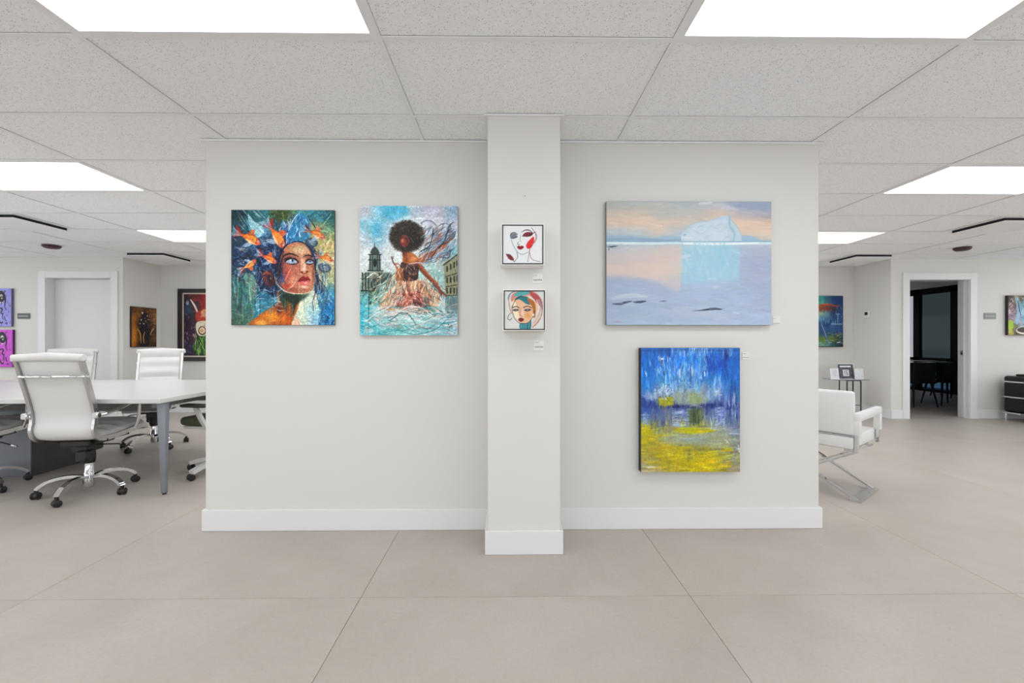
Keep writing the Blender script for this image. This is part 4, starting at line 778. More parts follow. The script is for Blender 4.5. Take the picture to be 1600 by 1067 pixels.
    A.poly([(200, 760), (360, 720), (560, 730), (760, 700), (800, 760), (700, 830), (560, 800), (360, 790)], '#98a088', .75, 10); A.glow(480, 752, 70, 16, '#8ca49c', .8); A.glow(410, 798, 44, 8, '#6c7080', .8); A.line([(780, 710), (835, 712)], 14, '#a8b4cc', .9); A.line([(740, 755), (775, 785)], 7, '#c8d0cc', .9)
    A.line([(520, 820), (640, 835), (760, 815)], [3, 6, 3], '#6c6c4c', .8); A.dabs(60, (130, 730, 240, 980), 90, 16, ['#a89c20', '#989044', '#b4a414'], .5, (-20, 20)); A.dabs(90, (260, 830, 760, 980), 80, 18, ['#c4b00c', '#b4a40c', '#a49c28', '#ccb80c', '#8c8c3c'], .6, (60, 120))
    A.glow(476, 870, 16, 40, '#6c7448', .8); A.line([(720, 830), (800, 835)], 20, '#c0ac08', .9); A.dabs(40, (700, 830, 850, 930), 80, 8, ['#c4c49c', '#7c8464', '#9c9c78'], .6, (-12, 12)); A.dabs(40, (790, 720, 857, 960), 50, 10, ['#6c7ca4', '#8894a4', '#54648c'], .6, (70, 110)); A.line([(845, 800), (850, 850)], 8, '#d8dcdc')
    for i, x in enumerate(range(168, 222, 9)): A.line([(x, 968), (x+5, 955), (x+7, 968)], 3.5, '#d8d0a8', .9)
    A.dabs(110, (130, 150, 620, 400), 46, 9, ['#4c90dc', '#a8c8ec', '#2068c8', '#dce8f4', '#184ca8'], .5, (80, 100))
    A.rebrush(900, 60, 9, .12, (82, 98), .5, (115, 68, 857, 660)); A.rebrush(700, 60, 9, .12, (-10, 10), .5, (115, 650, 857, 1000))
    for x in range(168, 222, 9): A.line([(x, 968), (x+5, 955), (x+7, 968)], 3.5, '#d8d0a8', .9)
    A.mottle(9, 9, .25); A.im = (A.im-.5)*1.06+.49
    return A.done()

def art_pop(base, seed):
    A = Art(-150, 0, 70, 232, 110, seed, base); A.sx = .5; A.mottle(40, 40, .16); k = '#140e20'
    # partly seen portrait in black brush marks
    A.poly([(-40, 60), (-10, 20), (30, 16), (62, 36), (76, 62), (70, 92), (56, 70), (30, 50), (-6, 56), (-30, 90)], k)
    A.poly([(0, 40), (30, 38), (44, 60), (36, 84), (10, 90), (-6, 70)], '#d8d8cc', .9); A.ell(20, 66, 16, 18, k); A.ell(24, 60, 5, 5, '#b8b8a0'); A.line([(44, 60), (62, 72), (60, 110), (78, 130)], [7, 4], k)
    A.line([(-20, 130), (10, 120), (30, 128), (14, 146), (28, 156)], [5, 8, 5], k); A.line([(40, 150), (32, 176), (48, 190)], [5, 3], k); A.line([(56, 172), (66, 190), (80, 196)], 5, k); A.line([(-20, 180), (10, 210), (30, 206)], 7, k)
    A.poly([(-220, 40), (-150, 10), (-60, 14), (-40, 60), (-90, 100), (-200, 90)], k); A.line([(-260, 120), (-200, 200), (-100, 215), (-40, 190)], [6, 9, 5], k); A.dabs(70, (-280, 20, 130, 225), 22, 4, [k, '#3a2c4c'], .8, (40, 140), .6); A.line([(66, 214), (90, 208), (84, 218)], 4, k); A.line([(56, 26), (60, 14), (70, 20)], 3, k)
    return A.done()

def art_brown_figure():
    A = Art(60, 335, 390, 845, 90, 21)
    A.grid(['#5c3c1c #6c4c2c #4c3424 #5c4024 #6c4820', '#7c4c1c #5c3818 #34241c #54341c #9c6830', '#94581c #48301c #241a1c #4c3020 #8c6034', '#9c5c1c #3c2818 #201820 #342420 #644428', '#a8641c #4c301c #1c141c #28201c #443020', '#b06c20 #3c2c18 #14101a #1c181c #5c4020', '#b46c1c #4c3418 #181216 #20201c #6c4824', '#a45c1c #34241c #141014 #18140f #382414'])
    A.mottle(60, 60, .4); A.dabs(200, (70, 345, 380, 840), 60, 9, ['#8c5820', '#2c1c14', '#c88840', '#4c3420', '#1a1218'], .5)
    A.poly([(150, 640), (140, 540), (180, 430), (200, 390), (240, 400), (280, 470), (290, 560), (300, 640), (280, 840), (160, 840), (175, 720)], '#191219', .95, 3)
    A.dabs(60, (120, 350, 380, 640), 40, 8, ['#c89050', '#e0b478', '#3a2418', '#6c4c78', '#8c6030'], .6, None, .6); A.poly([(175, 640), (165, 540), (190, 440), (205, 400), (235, 405), (265, 480), (275, 560), (285, 640), (265, 840), (180, 840)], '#191219', .7, 3)
    for x, y, r in ((198, 405, 11), (262, 440, 7), (182, 497, 8), (214, 545, 8), (240, 510, 6), (170, 545, 6), (280, 490, 6), (230, 470, 5)): A.ell(x, y, r, r*1.2, '#d8ccc0')
    A.dabs(50, (150, 420, 320, 600), 20, 6, ['#7c4c44', '#4c2430', '#a8a0a0', '#1a1014'], .8); A.line([(140, 620), (170, 680), (180, 800)], [8, 12, 6], '#d89c48'); A.line([(230, 650), (210, 720), (220, 800)], [5, 10, 5], '#d8a86c'); A.line([(345, 605), (320, 650), (300, 690)], [12, 10, 5], '#dca868'); A.glow(95, 740, 20, 90, '#c87820', .7)
    A.dabs(20, (220, 650, 320, 830), 50, 8, ['#2c3c2c', '#9c6c2c', '#5c4c2c'], .6)
    return A.done()

def art_red_garden():
    A = Art(690, 150, 1330, 960, 150, 23)
    A.grid(['#2c1c24 #4c1c1c #8c1c1c #a82420 #a02420 #701c20', '#242434 #2c2c3c #8c2020 #b42824 #a82824 #7c2024', '#1c2430 #2c3040 #5c2428 #b03028 #a42c24 #502028', '#28202c #3c2434 #30201c #a83424 #c05c40 #3c2c24', '#2c1c28 #40243c #242c20 #b0a890 #c8b8a0 #38402c', '#281c2c #38203c #20281c #a8b090 #d0b890 #3c4c30', '#241c28 #402440 #1c301c #5c8c40 #3c5c24 #2c3c24', '#2c2030 #3c2c44 #28401c #48882c #305c24 #243420', '#282028 #342838 #2c3c20 #4c9c30 #3c7428 #2c4020'])
    A.mottle(60, 60, .4); A.dabs(160, (780, 160, 1320, 400), 90, 9, ['#c83028', '#8c1818', '#e04838', '#5c1014'], .6, None, .8)
    A.poly([(715, 400), (720, 290), (745, 225), (775, 290), (810, 390)], '#2c3c54'); A.ell(742, 265, 18, 30, '#a8b4c0', .8); A.ell(740, 250, 8, 12, '#7c3c3c')
    A.line([(785, 225), (830, 290), (860, 350), (880, 400)], [12, 26, 24, 14], '#e4d4c8'); A.dabs(40, (700, 400, 860, 780), 40, 12, ['#7c3c70', '#a8508c', '#3c2440', '#d890b0', '#5c2c58', '#2c4c2c'], .8, None, .6)
    A.poly([(860, 400), (940, 360), (1050, 380), (1080, 520), (900, 520), (855, 480)], '#b03a28'); A.ell(965, 400, 40, 52, '#d8946c'); A.dabs(30, (920, 330, 1040, 460), 40, 9, ['#e0a880', '#c86c48', '#f0c8a8', '#8c3424'], .7, None, .7)
    A.poly([(870, 520), (1080, 520), (1090, 660), (1000, 700), (880, 680)], '#dcd0b8'); A.ell(940, 630, 52, 58, '#241810'); A.ell(940, 628, 40, 44, '#e4c8a0'); A.ell(934, 630, 20, 22, '#c89870'); A.dabs(30, (870, 520, 1080, 600), 24, 6, ['#2c241c', '#a8987c', '#f0e8d4'], .8)
    A.dabs(90, (820, 700, 1100, 950), 110, 14, ['#5cb034', '#8cd850', '#1c4c1c', '#3c8428', '#b8e070', '#1a2c14'], .8, (60, 120), .4); A.dabs(60, (1100, 420, 1320, 940), 60, 14, ['#3c2c4c', '#5c8c40', '#a84c6c', '#2c4c24', '#c8a860'], .8, None, .6)
    A.dabs(30, (700, 780, 800, 950), 40, 10, ['#48306c', '#6c4c9c', '#2c3c2c'], .8)
    return A.done()

def art_blue_bridge():
    A = Art(-180, 125, 462, 890, 130, 25)
    A.grid(['#24547c #2c6c84 #34948c #2c6074 #1c3c6c #1c3464', '#2c5c80 #3c8c8c #48a894 #3c6878 #24487c #1c3868', '#8c3c24 #a04420 #94381c #84341c #48303c #243c68', '#3c7c94 #6ca09c #8ca084 #5c8490 #24446c #1c3c6c', '#2c5c84 #4c8cb0 #5c94ac #3c6c98 #244c80 #1c4074', '#244c74 #24507c #284c78 #1c3c6c #3c5c94 #244474', '#24446c #2c5480 #2c5480 #24507c #285080 #24447c', '#243c5c #34546c #2c4c64 #244c6c #2c4c70 #243c6c', '#284c54 #34604c #5c7424 #5c7830 #3c4c34 #24344c', '#2c5454 #3c6c5c #54846c #4c7864 #24484c #1c2c34'])
    A.mottle(40, 100, .35); A.dabs(160, (-170, 300, 450, 560), 60, 8, ['#5c9cc0', '#1c3864', '#8cc0c8', '#2c5c94', '#142848'], .6, (75, 105)); A.line([(-180, 262), (100, 268), (240, 258), (330, 280), (400, 270)], [18, 26, 20, 12], '#b43c1c', .9); A.line([(90, 250), (210, 248)], 10, '#e06838', .8)
    A.line([(250, 548), (440, 548)], 10, '#a8c0d0', .9); A.line([(340, 400), (400, 398)], 10, '#8cb0d4'); A.line([(372, 400), (370, 520)], 18, '#6c94c4', .9); A.line([(100, 560), (160, 700), (225, 860)], [18, 24, 20], '#6c7cb8'); A.line([(100, 590), (200, 830)], 6, '#1a2440'); A.line([(220, 545), (250, 545), (260, 490)], 8, '#142044')
    A.dabs(60, (170, 680, 440, 800), 60, 9, ['#8c9c24', '#5c8434', '#c0b430', '#244c3c'], .7, (-14, 14)); A.dabs(50, (-170, 780, 450, 880), 70, 9, ['#7cacb0', '#1c2c34', '#3c6c70', '#c4d4d4'], .7, (-14, 14)); A.line([(360, 822), (405, 820)], 12, '#c8d8e4'); A.line([(-180, 882), (462, 886)], 12, '#101c28', .8); A.dabs(80, (-170, 560, 450, 700), 70, 7, ['#1c3458', '#3c6c98', '#244c74'], .6, (80, 100))
    return A.done()

def art_blue_portrait():
    A = Art(225, 150, 1225, 980, 130, 27)
    A.grid(['#3c2c2c #8c8c6c #5c4c34 #4c7c9c #6cacd0 #8cc0d8 #7c6c5c #4c5c3c', '#8c7070 #5c4c44 #6c9cac #84c4e0 #5c9cc8 #9cd0e4 #8c7c5c #6c7c4c', '#a88c94 #74646c #8cb8c8 #9cd0e8 #d8e0e8 #8cc4e0 #6c8c94 #5c8c3c', '#9c8088 #a88ca0 #7c9cb0 #78b8d8 #e0d8dc #b0d4e4 #4c7cac #7ca02c', '#8cac2c #6c6c50 #9cb0bc #2c5c94 #4c84b8 #3c70ac #2c4c7c #a0b430', '#a89c3c #4c4034 #5c5040 #2c4c84 #24447c #3c4c5c #4c4438 #8c7c4c'])
    A.mottle(60, 60, .5); A.dabs(220, (230, 150, 1220, 980), 90, 16, ['#cfe6f0', '#2c4c7c', '#1c1c24', '#8cc8e4', '#b8909c', '#4c8cbc'], .6, None, .8)
    A.poly([(400, 250), (430, 190), (470, 260), (480, 600), (430, 760), (380, 700), (420, 500)], '#8cc0d8', .8, 4); A.line([(440, 260), (470, 420), (510, 560)], [14, 24, 10], '#1c3450'); A.line([(290, 440), (330, 390), (380, 440), (330, 490), (290, 460)], 12, '#4c3c50'); A.poly([(228, 680), (320, 690), (330, 830), (228, 820)], '#9cc02c', .9, 3)
    A.ell(600, 880, 200, 80, '#e8e0cc'); A.ell(600, 870, 180, 60, '#3c3430'); A.ell(800, 420, 180, 230, '#c8dce8', .8); A.ell(740, 380, 30, 16, '#1c2430'); A.ell(880, 380, 30, 16, '#1c2430'); A.line([(810, 400), (800, 480), (830, 490)], 10, '#5c84a8'); A.ell(810, 560, 50, 16, '#a84c5c')
    A.dabs(30, (240, 200, 330, 650), 60, 14, ['#e0c8c4', '#241c20', '#a87c84'], .9)
    return A.done()
ARTS = dict(fish_woman=art_fish_woman, winged_dancer=art_winged_dancer, line_face=art_line_face, turban_face=art_turban_face, iceberg=art_iceberg, blue_yellow=art_blue_yellow,
            lavender=lambda: art_pop('#8f8fd8', 31), magenta=lambda: art_pop('#c04cc4', 32), brown_figure=art_brown_figure, red_garden=art_red_garden, blue_bridge=art_blue_bridge, blue_portrait=art_blue_portrait)
# ================================================================ PICTURES
def picture_face(name, art, x0, x1, z0, z1, parent, flip=None):
    """a sheet of paint: one vertex per dab, facing -Y (or +/-X through the parent's rotation)"""
    im = ARTS[art](); h, w_ = im.shape[:2]; lin = np.where(im < .04045, im/12.92, ((im+.055)/1.055)**2.4)
    X, Z = np.meshgrid(np.linspace(x0, x1, w_), np.linspace(z1, z0, h))
    co = np.stack([X, np.zeros_like(X), Z], -1).reshape(-1, 3); idx = np.arange(w_*h).reshape(h, w_)
    q = np.stack([idx[1:, :-1], idx[1:, 1:], idx[:-1, 1:], idx[:-1, :-1]], -1).reshape(-1, 4)
    me = bpy.data.meshes.new(name); me.vertices.add(len(co)); me.vertices.foreach_set('co', co.ravel()); me.loops.add(q.size); me.loops.foreach_set('vertex_index', q.ravel().astype(np.int32))
    me.polygons.add(len(q)); me.polygons.foreach_set('loop_start', (np.arange(len(q))*4).astype(np.int32)); me.polygons.foreach_set('loop_total', np.full(len(q), 4, np.int32)); me.update()
    ca = me.color_attributes.new('paint', 'FLOAT_COLOR', 'POINT'); ca.data.foreach_set('color', np.concatenate([lin.reshape(-1, 3), np.ones((w_*h, 1))], 1).astype(np.float32).ravel())
    me.materials.append(oilm); o = bpy.data.objects.new(name, me); SC.collection.objects.link(o); o.parent = parent; return o
def canvas(name, lab, art, px0, py0, px1, py1, WYp, depth, side, group=None):
    y = WYp-depth; x0, z1 = at(px0, py0, y); x1, z0 = at(px1, py1, y); cx = (x0+x1)/2; hw = (x1-x0)/2; hz = z1-z0
    t = thing(name, lab, 'painting', (cx, WYp-.0015, z0), 0, group); b = B(); box(b, -hw, hw, -depth+.003, 0, 0, hz, .002, 1); obj('stretched_canvas', b, side, t)
    f = picture_face('painted_surface', art, -hw+.001, hw-.001, .001, hz-.001, t); f.location.y = -depth+.002; return t
dkedge = mat('dark_canvas_edge', (.02, .02, .024), .6); pale = mat('pale_canvas_edge', (.42, .46, .50), .6); whitebox = mat('white_box_frame', (.82, .81, .79), .5); teal = mat('teal_canvas_edge', (.06, .10, .11), .6)
G = 'paintings on the partition wall'
canvas('painting', 'colourful canvas of a woman with goldfish swimming through her hair', 'fish_woman', 361, 327.5, 522.5, 508, WY, .018, teal, G)
canvas('painting', 'canvas of a winged dancer with an afro before a domed church', 'winged_dancer', 562, 321, 715, 524, WY, .024, pale, G)
canvas('painting', 'wide pale blue and peach canvas of an iceberg on calm water', 'iceberg', 947.5, 313.5, 1205.5, 508, WY, .036, mat('grey_canvas_edge', (.22, .25, .27), .6), G)
canvas('painting', 'abstract blue over yellow canvas hung below the iceberg', 'blue_yellow', 1001.5, 543.5, 1156.5, 737.5, WY, .052, dkedge, G)
def boxed(lab, art, px0, py0, px1, py1):
    dep = .10; y = CYF-dep; x0, z1 = at(px0, py0, y); x1, z0 = at(px1, py1, y); hw = (x1-x0)/2; hz = z1-z0
    t = thing('boxed_picture', lab, 'painting', ((x0+x1)/2, CYF-.0015, z0), 0, 'small boxed pictures on the pillar'); b = B(); box(b, -hw, hw, -dep+.002, 0, 0, hz, .002, 1); obj('box_frame', b, whitebox, t)
    b = B(); m = .0055; fr = .0052
    for r in ((-hw+m, hw-m, hz-m-fr, hz-m), (-hw+m, hw-m, m, m+fr), (-hw+m, -hw+m+fr, m+fr, hz-m-fr), (hw-m-fr, hw-m, m+fr, hz-m-fr)): box(b, r[0], r[1], -dep-.002, -dep+.0018, r[2], r[3])
    obj('black_border', b, black, t); f = picture_face('painted_surface', art, -hw+m+fr, hw-m-fr, m+fr, hz-m-fr, t); f.location.y = -dep+.0005
boxed('small boxed line drawing of a face with red lips and leaf, upper on pillar', 'line_face', 783, 349.5, 850.5, 414.5)
boxed('small boxed picture of a face in a teal turban, lower on pillar', 'turban_face', 785.5, 452, 853, 517)
def card(lab, px0, py0, px1, py1, Y, rows):
    x0, z1 = at(px0, py0, Y); x1, z0 = at(px1, py1, Y); t = thing('wall_card', lab, 'label card', ((x0+x1)/2, Y-.0008, z0), 0, 'white title cards beside the paintings')
    w_, h_ = x1-x0, z1-z0; b = B(); box(b, -w_/2, w_/2, -.003, 0, 0, h_, .0006, 1); obj('card', b, mat('card_white', (.71, .70, .685), .5), t)
    b = B(); random.seed(px0)
    for fx0, fx1, fz, hh in rows:
        x = fx0
        while x < fx1:
            l = random.uniform(.04, .09); box(b, -w_/2+x*w_, -w_/2+min(fx1, x+l)*w_, -.0036, -.0031, (fz-hh/2)*h_, (fz+hh/2*random.uniform(.5, 1))*h_); x += l+.035
    o_ = obj('print', b, mat('grey_ink', (.30, .30, .31), .6), t); o_['kind'] = 'stuff'
card('small white title card just below the upper boxed picture', 831.5, 428, 847.5, 442.5, CYF, [(.05, .5, .82, .07), (.1, .95, .35, .18)])
card('small white title card just below the lower boxed picture', 834, 532.5, 850, 547.5, CYF, [(.1, .5, .85, .07), (.1, .9, .38, .18)])
card('small white title card beside the lower right corner of the iceberg painting', 1207, 494, 1218.5, 507, WY, [(.05, .45, .75, .08), (.05, .95, .15, .10)])
card('small white title card beside the top right of the blue and yellow canvas', 1159.5, 550, 1171, 562, WY, [(.05, .5, .8, .08), (.05, .9, .3, .12)])
x, z = at(820, 306, CYF); b = B(); lathe(b, [(.0035, 0), (.0035, .004), (.001, .005)], seg=10, M=Matrix.Translation((0, 0, 0))@Matrix.Rotation(math.radians(90), 4, 'X')); o = obj('nail', b, alum, loc=(x, CYF-.0012, z)); tag(o, 'bare nail in the pillar above the boxed pictures', 'nail')
# far wall pictures
def hang(lab, art, px0, py0, px1, py1, Y, dep, side, grp=None): return canvas('painting', lab, art, px0, py0, px1, py1, Y, dep, side, grp)
hang('lavender portrait canvas with black brush marks, upper of the pair at left', 'lavender', -39, 450.5, 17.5, 510, FY, .035, mat('lav_edge', (.12, .11, .2), .6))
hang('magenta portrait canvas with black brush marks, lower of the pair at left', 'magenta', -38, 515, 19.5, 573.5, FY, .035, mat('mag_edge', (.10, .02, .11), .6))
hang('dark blue canvas with a red streak in the right niche', 'blue_bridge', 1258, 462, 1317.5, 542, BY, .035, mat('navy_edge', (.012, .016, .03), .6))
hang('canvas of a pale blue portrait cropped by the right edge', 'blue_portrait', 1575.5, 461.5, 1645, 523.5, FY, .045, dkedge)
# canvas on the return wall at left: faces +X
ya, yb2 = 6.53, 6.995; t = thing('painting', 'small dark brown figure painting on the side wall by the door', 'painting', (NL+.0015, (ya+yb2)/2, 1.085), math.radians(90)); hw = (yb2-ya)/2
b = B(); box(b, -hw, hw, -.025, 0, 0, .62, .002, 1); obj('stretched_canvas', b, dkedge, t); f = picture_face('painted_surface', 'brown_figure', -hw+.008, hw-.008, .008, .612, t); f.location.y = -.0265
# framed picture on the niche wall
x0, z1 = at(277, 451, BY-.04); _, z0 = at(277, 564, BY-.04); wd = .95; hz = z1-z0
t = thing('framed_picture', 'large red and green picture in a wide black frame cut by the partition', 'painting', (x0, BY-.0015, z0)); b = B(); q = .065
for r in ((0, wd, hz-q, hz), (0, wd, 0, q), (0, q, q, hz-q), (wd-q, wd, q, hz-q)): box(b, r[0], r[1], -.04, 0, r[2], r[3], .004, 1)
obj('frame', b, mat('black_frame', (.012, .008, .008), .35), t); b = B(); box(b, q, wd-q, -.014, -.004, q, hz-q); obj('mat_board', b, mat('cream_mat', (.6, .52, .45), .6), t)
f = picture_face('painted_surface', 'red_garden', q+.022, wd-q-.022, q+.022, hz-q-.022, t); f.location.y = -.016
# wall plates, thermostat
def plate(lab, px0, py0, px1, py1, col):
    x0, z1 = at(px0, py0, FY); x1, z0 = at(px1, py1, FY); w_, h_ = x1-x0, z1-z0; t = thing('room_sign', lab, 'sign', (x0, FY-.001, z0), 0, 'room signs beside the doors')
    b = B(); box(b, 0, w_, -.008, 0, 0, h_, .002, 1); obj('sign_plate', b, mat('sign'+col, col, .45), t); b = B(); random.seed(5); x = .1
    while x < .86: l = random.uniform(.03, .07); box(b, x*w_, (x+l)*w_, -.0095, -.0081, .36*h_, .62*h_); x += l+.02
    obj('sign_lettering', b, mat('sign_letters', (.38, .38, .38), .5), t)
plate('dark grey room sign plate left of the closed white door', 28, 489.5, 47.5, 498, '#4c4f52'); plate('mid grey room sign plate right of the open doorway', 1537, 489, 1555.5, 498.5, '#808482')
t = thing('thermostat', 'white thermostat with a small dark display in the right niche', 'thermostat', (NR-.0015, 6.83, 1.545), math.radians(-90))
b = B(); box(b, -.055, .055, -.022, 0, 0, .125, .006, 2); obj('thermostat_body', b, trimm, t, True); b = B(); box(b, -.036, .020, -.024, -.0222, .05, .10); obj('display', b, black, t)

# ================================================================ RIBBED SWIVEL CHAIR (origin on the floor under the hub, faces +Y)
PROF = [(.300, .432), (.295, .460), (.24, .472), (.08, .455), (-.06, .447), (-.155, .452), (-.205, .480), (-.222, .53), (-.212, .59), (-.215, .66), (-.245, .77), (-.285, .90), (-.330, 1.045)]
def ribbed_chair(lab):
    t = thing('swivel_chair', lab, 'office chair', group='white ribbed swivel chairs round the table')
    P = smooth_path([(0, y, z) for y, z in PROF], 6)
    def offs(P, d):
        out = []
        for i, p in enumerate(P):
            a = (P[min(i+1, len(P)-1)]-P[max(i-1, 0)]).normalized(); out.append(p+Vector((0, -a.z, a.y))*d*-1)
        return out
    S = [0]
    for i in range(1, len(P)): S.append(S[-1]+(P[i]-P[i-1]).length)
    def pad(i0, i1, name, mt, hw=.190):
        b = B(); rows = []; inner = []
        Lr = .118; ws = [-1, -.97, -.9, -.6, 0, .6, .9, .97, 1]
        for i in range(i0, i1+1):
            ph = abs(math.sin(math.pi*S[i]/Lr)); th = .034+.036*ph**.45
            a = (P[min(i+1, len(P)-1)]-P[max(i-1, 0)]).normalized(); nrm = Vector((0, a.z, -a.y))
            if nrm.y < 0 and nrm.z < 0: nrm = -nrm
            top = []; bot = []
            for u in ws:
                k = (1-abs(u)**6)
                top.append(b.verts.new(P[i]+Vector((u*hw, 0, 0))+nrm*(.004+th*(.35+.65*k) if abs(u) < .99 else .006)))
                bot.append(b.verts.new(P[i]+Vector((u*hw, 0, 0))-nrm*(.010*k)))
            rows.append(top); inner.append(bot)
        n = len(ws)
        for A, C in zip(rows, rows[1:]):
            for j in range(n-1): b.faces.new((A[j], A[j+1], C[j+1], C[j]))
        for A, C in zip(inner, inner[1:]):
            for j in range(n-1): b.faces.new((A[j+1], A[j], C[j], C[j+1]))
        for r_, s_ in ((rows, inner),):
            for k in range(len(r_)-1):
                b.faces.new((r_[k][0], r_[k+1][0], s_[k+1][0], s_[k][0])); b.faces.new((r_[k][-1], s_[k][-1], s_[k+1][-1], r_[k+1][-1]))
            b.faces.new(list(r_[0])+list(reversed(s_[0]))); b.faces.new(list(r_[-1])+list(reversed(s_[-1])))
        return obj(name, b, mt, t, True)
    cut = 36; pad(0, cut, 'seat', white_leather); pad(cut, len(P)-1, 'backrest', white_leather)
    b = B(); hp = P[-1]; tube(b, [hp+Vector((-.222, -.0, -.010)), hp+Vector((-.208, 0, .010)), hp+Vector((0, 0, .018)), hp+Vector((.208, 0, .010)), hp+Vector((.222, 0, -.010))], [.012, .030, .033, .030, .012], 12); obj('head_roll', b, white_leather, t, True)
    for s in (-1, 1):
        b = B(); tube(b, [p+Vector((s*.2, 0, 0)) for p in P[2:]], 0, flat=(.020, .036)); obj('side_frame', b, alum, t, True)
        b = B(); tube(b, smooth_path([(s*.206, -.232, .640), (s*.240, -.20, .635), (s*.265, -.12, .655), (s*.268, .04, .690), (s*.267, .10, .694), (s*.265, .135, .672), (s*.245, .148, .55), (s*.214, .152, .462)], 4), .0125, 10); obj('armrest', b, chrome, t, True)
        b = B(); box(b, s*.225-.02, s*.225+.02, -.255, -.215, .615, .66, .006, 1); obj('arm_bracket', b, chrome, t, True)
    b = B(); cp = Vector((0, -.300, .925)); tube(b, [cp+Vector((-.214, .012, -.004)), cp+Vector((-.18, -.028, 0)), cp+Vector((0, -.046, 0)), cp+Vector((.18, -.028, 0)), cp+Vector((.214, .012, -.004))], .011, 10); obj('back_crossbar', b, chrome, t, True)
    b = B(); box(b, -.10, .10, -.13, .12, .385, .432, .008, 1); box(b, -.055, .055, -.09, .07, .33, .39, .01, 1)
    tube(b, [(-.21, .10, .44), (-.1, .06, .41), (.1, .06, .41), (.21, .10, .44)], .011, 8); tube(b, [(-.21, -.12, .436), (-.1, -.08, .41), (.1, -.08, .41), (.21, -.12, .436)], .011, 8); box(b, .0, .075, -.13, -.03, .27, .35, .01, 1); obj('tilt_mechanism', b, black, t, True)
    lv = B(); tube(lv, [(.05, .0, .375), (.19, .02, .37), (.25, .03, .345)], .005, 8); lo = obj('lever', lv, blackmet, t, True)
    lv = B(); tube(lv, [(.25, .03, .345), (.285, .036, .332)], .008, 8); obj('lever_tip', lv, chrome, lo, True)
    b = B(); lathe(b, [(.034, .235), (.040, .26), (.040, .33)]); obj('lift_cover', b, black, t, True)
    b = B(); lathe(b, [(.024, .05), (.030, .06), (.030, .16), (.026, .165), (.026, .245)]); obj('gas_lift', b, chrome, t, True)
    for k in range(5):
        a = math.radians(90+36+72*k+BASE_A); c, s = math.cos(a), math.sin(a)
        b = B(); pts = [(.028, .128), (.09, .142), (.17, .138), (.235, .118), (.278, .088), (.290, .070)]; pts = smooth_path([(r*c, r*s, z) for r, z in pts], 3)
        tube(b, pts, 0, flat=(.034, .022)); bmesh.ops.bevel(b, geom=[e for e in b.edges if e.calc_face_angle(0) > 1.0], offset=.005, segments=2, affect='EDGES'); obj('base_arm', b, chrome, t, True)
        for q in (0,):
            M = Matrix.Translation((.292*c, .292*s, .0265))@Matrix.Rotation(a+math.radians(90+CAST[k]), 4, 'Z')@Matrix.Rotation(math.radians(90), 4, 'Y'); b = B()
            for zz in (-.024, .006): lathe(b, [(.014, zz), (.0255, zz+.003), (.0265, zz+.009), (.0255, zz+.015), (.014, zz+.018)], seg=20, M=M)
            lathe(b, [(.022, -.009), (.022, .009)], seg=16, M=M); M2 = Matrix.Translation((.291*c, .291*s, 0)); lathe(b, [(.012, .045), (.012, .072)], seg=12, M=M2); obj('caster', b, black, t, True)
    return t
BASE_A, CAST = 3, [20, 70, -40, 110, 0]
hub = (-3.235, 3.345)
chairA = ribbed_chair('white ribbed swivel chair seen from behind, nearest at the conference table')
chairA.location = (hub[0], hub[1], 0); chairA.rotation_euler = (0, 0, math.radians(7))
dup(chairA, (-4.20, 3.41, 0), math.radians(3), 'white ribbed swivel chair half cropped by the left edge beside the nearest one')
dup(chairA, (-3.93, 4.80, 0), math.radians(180+27), 'white ribbed swivel chair across the table facing the camera, right one')
dup(chairA, (-5.08, 4.95, 0), math.radians(180+30), 'white ribbed swivel chair across the table behind the nearest chair')

# ---- white task chair with an olive seat at the table end (faces -X)
t = thing('task_chair', 'white framed task chair with olive seat at the table end, half hidden', 'office chair', (-2.56, 3.93, 0), math.radians(80))
wp = mat('white_plastic', (.62, .62, .59), .35); olive = mat('olive_fabric', (.075, .085, .05), .9, bump=(400, .3))
b = B(); box(b, -.24, .24, -.22, .25, .44, .515, .032, 4); obj('seat', b, olive, t, True); b = B(); box(b, -.23, .23, -.20, .22, .415, .438, .01, 2); obj('seat_pan', b, wp, t, True)
b = B(); box(b, -.22, .22, -.27, -.235, .56, 1.02, .016, 3); obj('backrest', b, olive, t, True); b = B(); tube(b, [(0, -.1, .42), (0, -.27, .45), (0, -.31, .60), (0, -.29, .9)], .02, 10); obj('back_support', b, wp, t, True)
for s in (-1, 1):
    b = B(); tube(b, [(s*.16, -.06, .43), (s*.265, -.05, .44), (s*.285, -.02, .52), (s*.28, .04, .613)], 0, flat=(.045, .022)); a_ = obj('arm_support', b, wp, t, True); b = B(); box(b, s*.28-.04, s*.28+.04, -.08, .16, .612, .640, .012, 2); obj('arm_pad', b, mat('dark_olive', (.045, .043, .035), .6), t, True)
b = B(); lathe(b, [(.03, .07), (.03, .22), (.022, .222), (.022, .41)]); obj('gas_lift', b, wp, t, True)
for k in range(5):
    a = math.radians(72*k+TK if False else 72*k+28); c, s = math.cos(a), math.sin(a); b = B(); tube(b, smooth_path([(r*c, r*s, z) for r, z in ((.025, .12), (.12, .115), (.24, .09), (.318, .068))], 3), 0, flat=(.052, .032)); obj('base_arm', b, wp, t, True)
    M = Matrix.Translation((.32*c, .32*s, .0285))@Matrix.Rotation(a+1.2, 4, 'Z')@Matrix.Rotation(math.radians(90), 4, 'Y'); b = B()
    for zz in (-.024, .006): lathe(b, [(.016, zz), (.028, zz+.004), (.028, zz+.014), (.016, zz+.018)], seg=20, M=M)
    lathe(b, [(.012, -.01), (.012, .01)], seg=12, M=M); obj('caster', b, black, t, True)

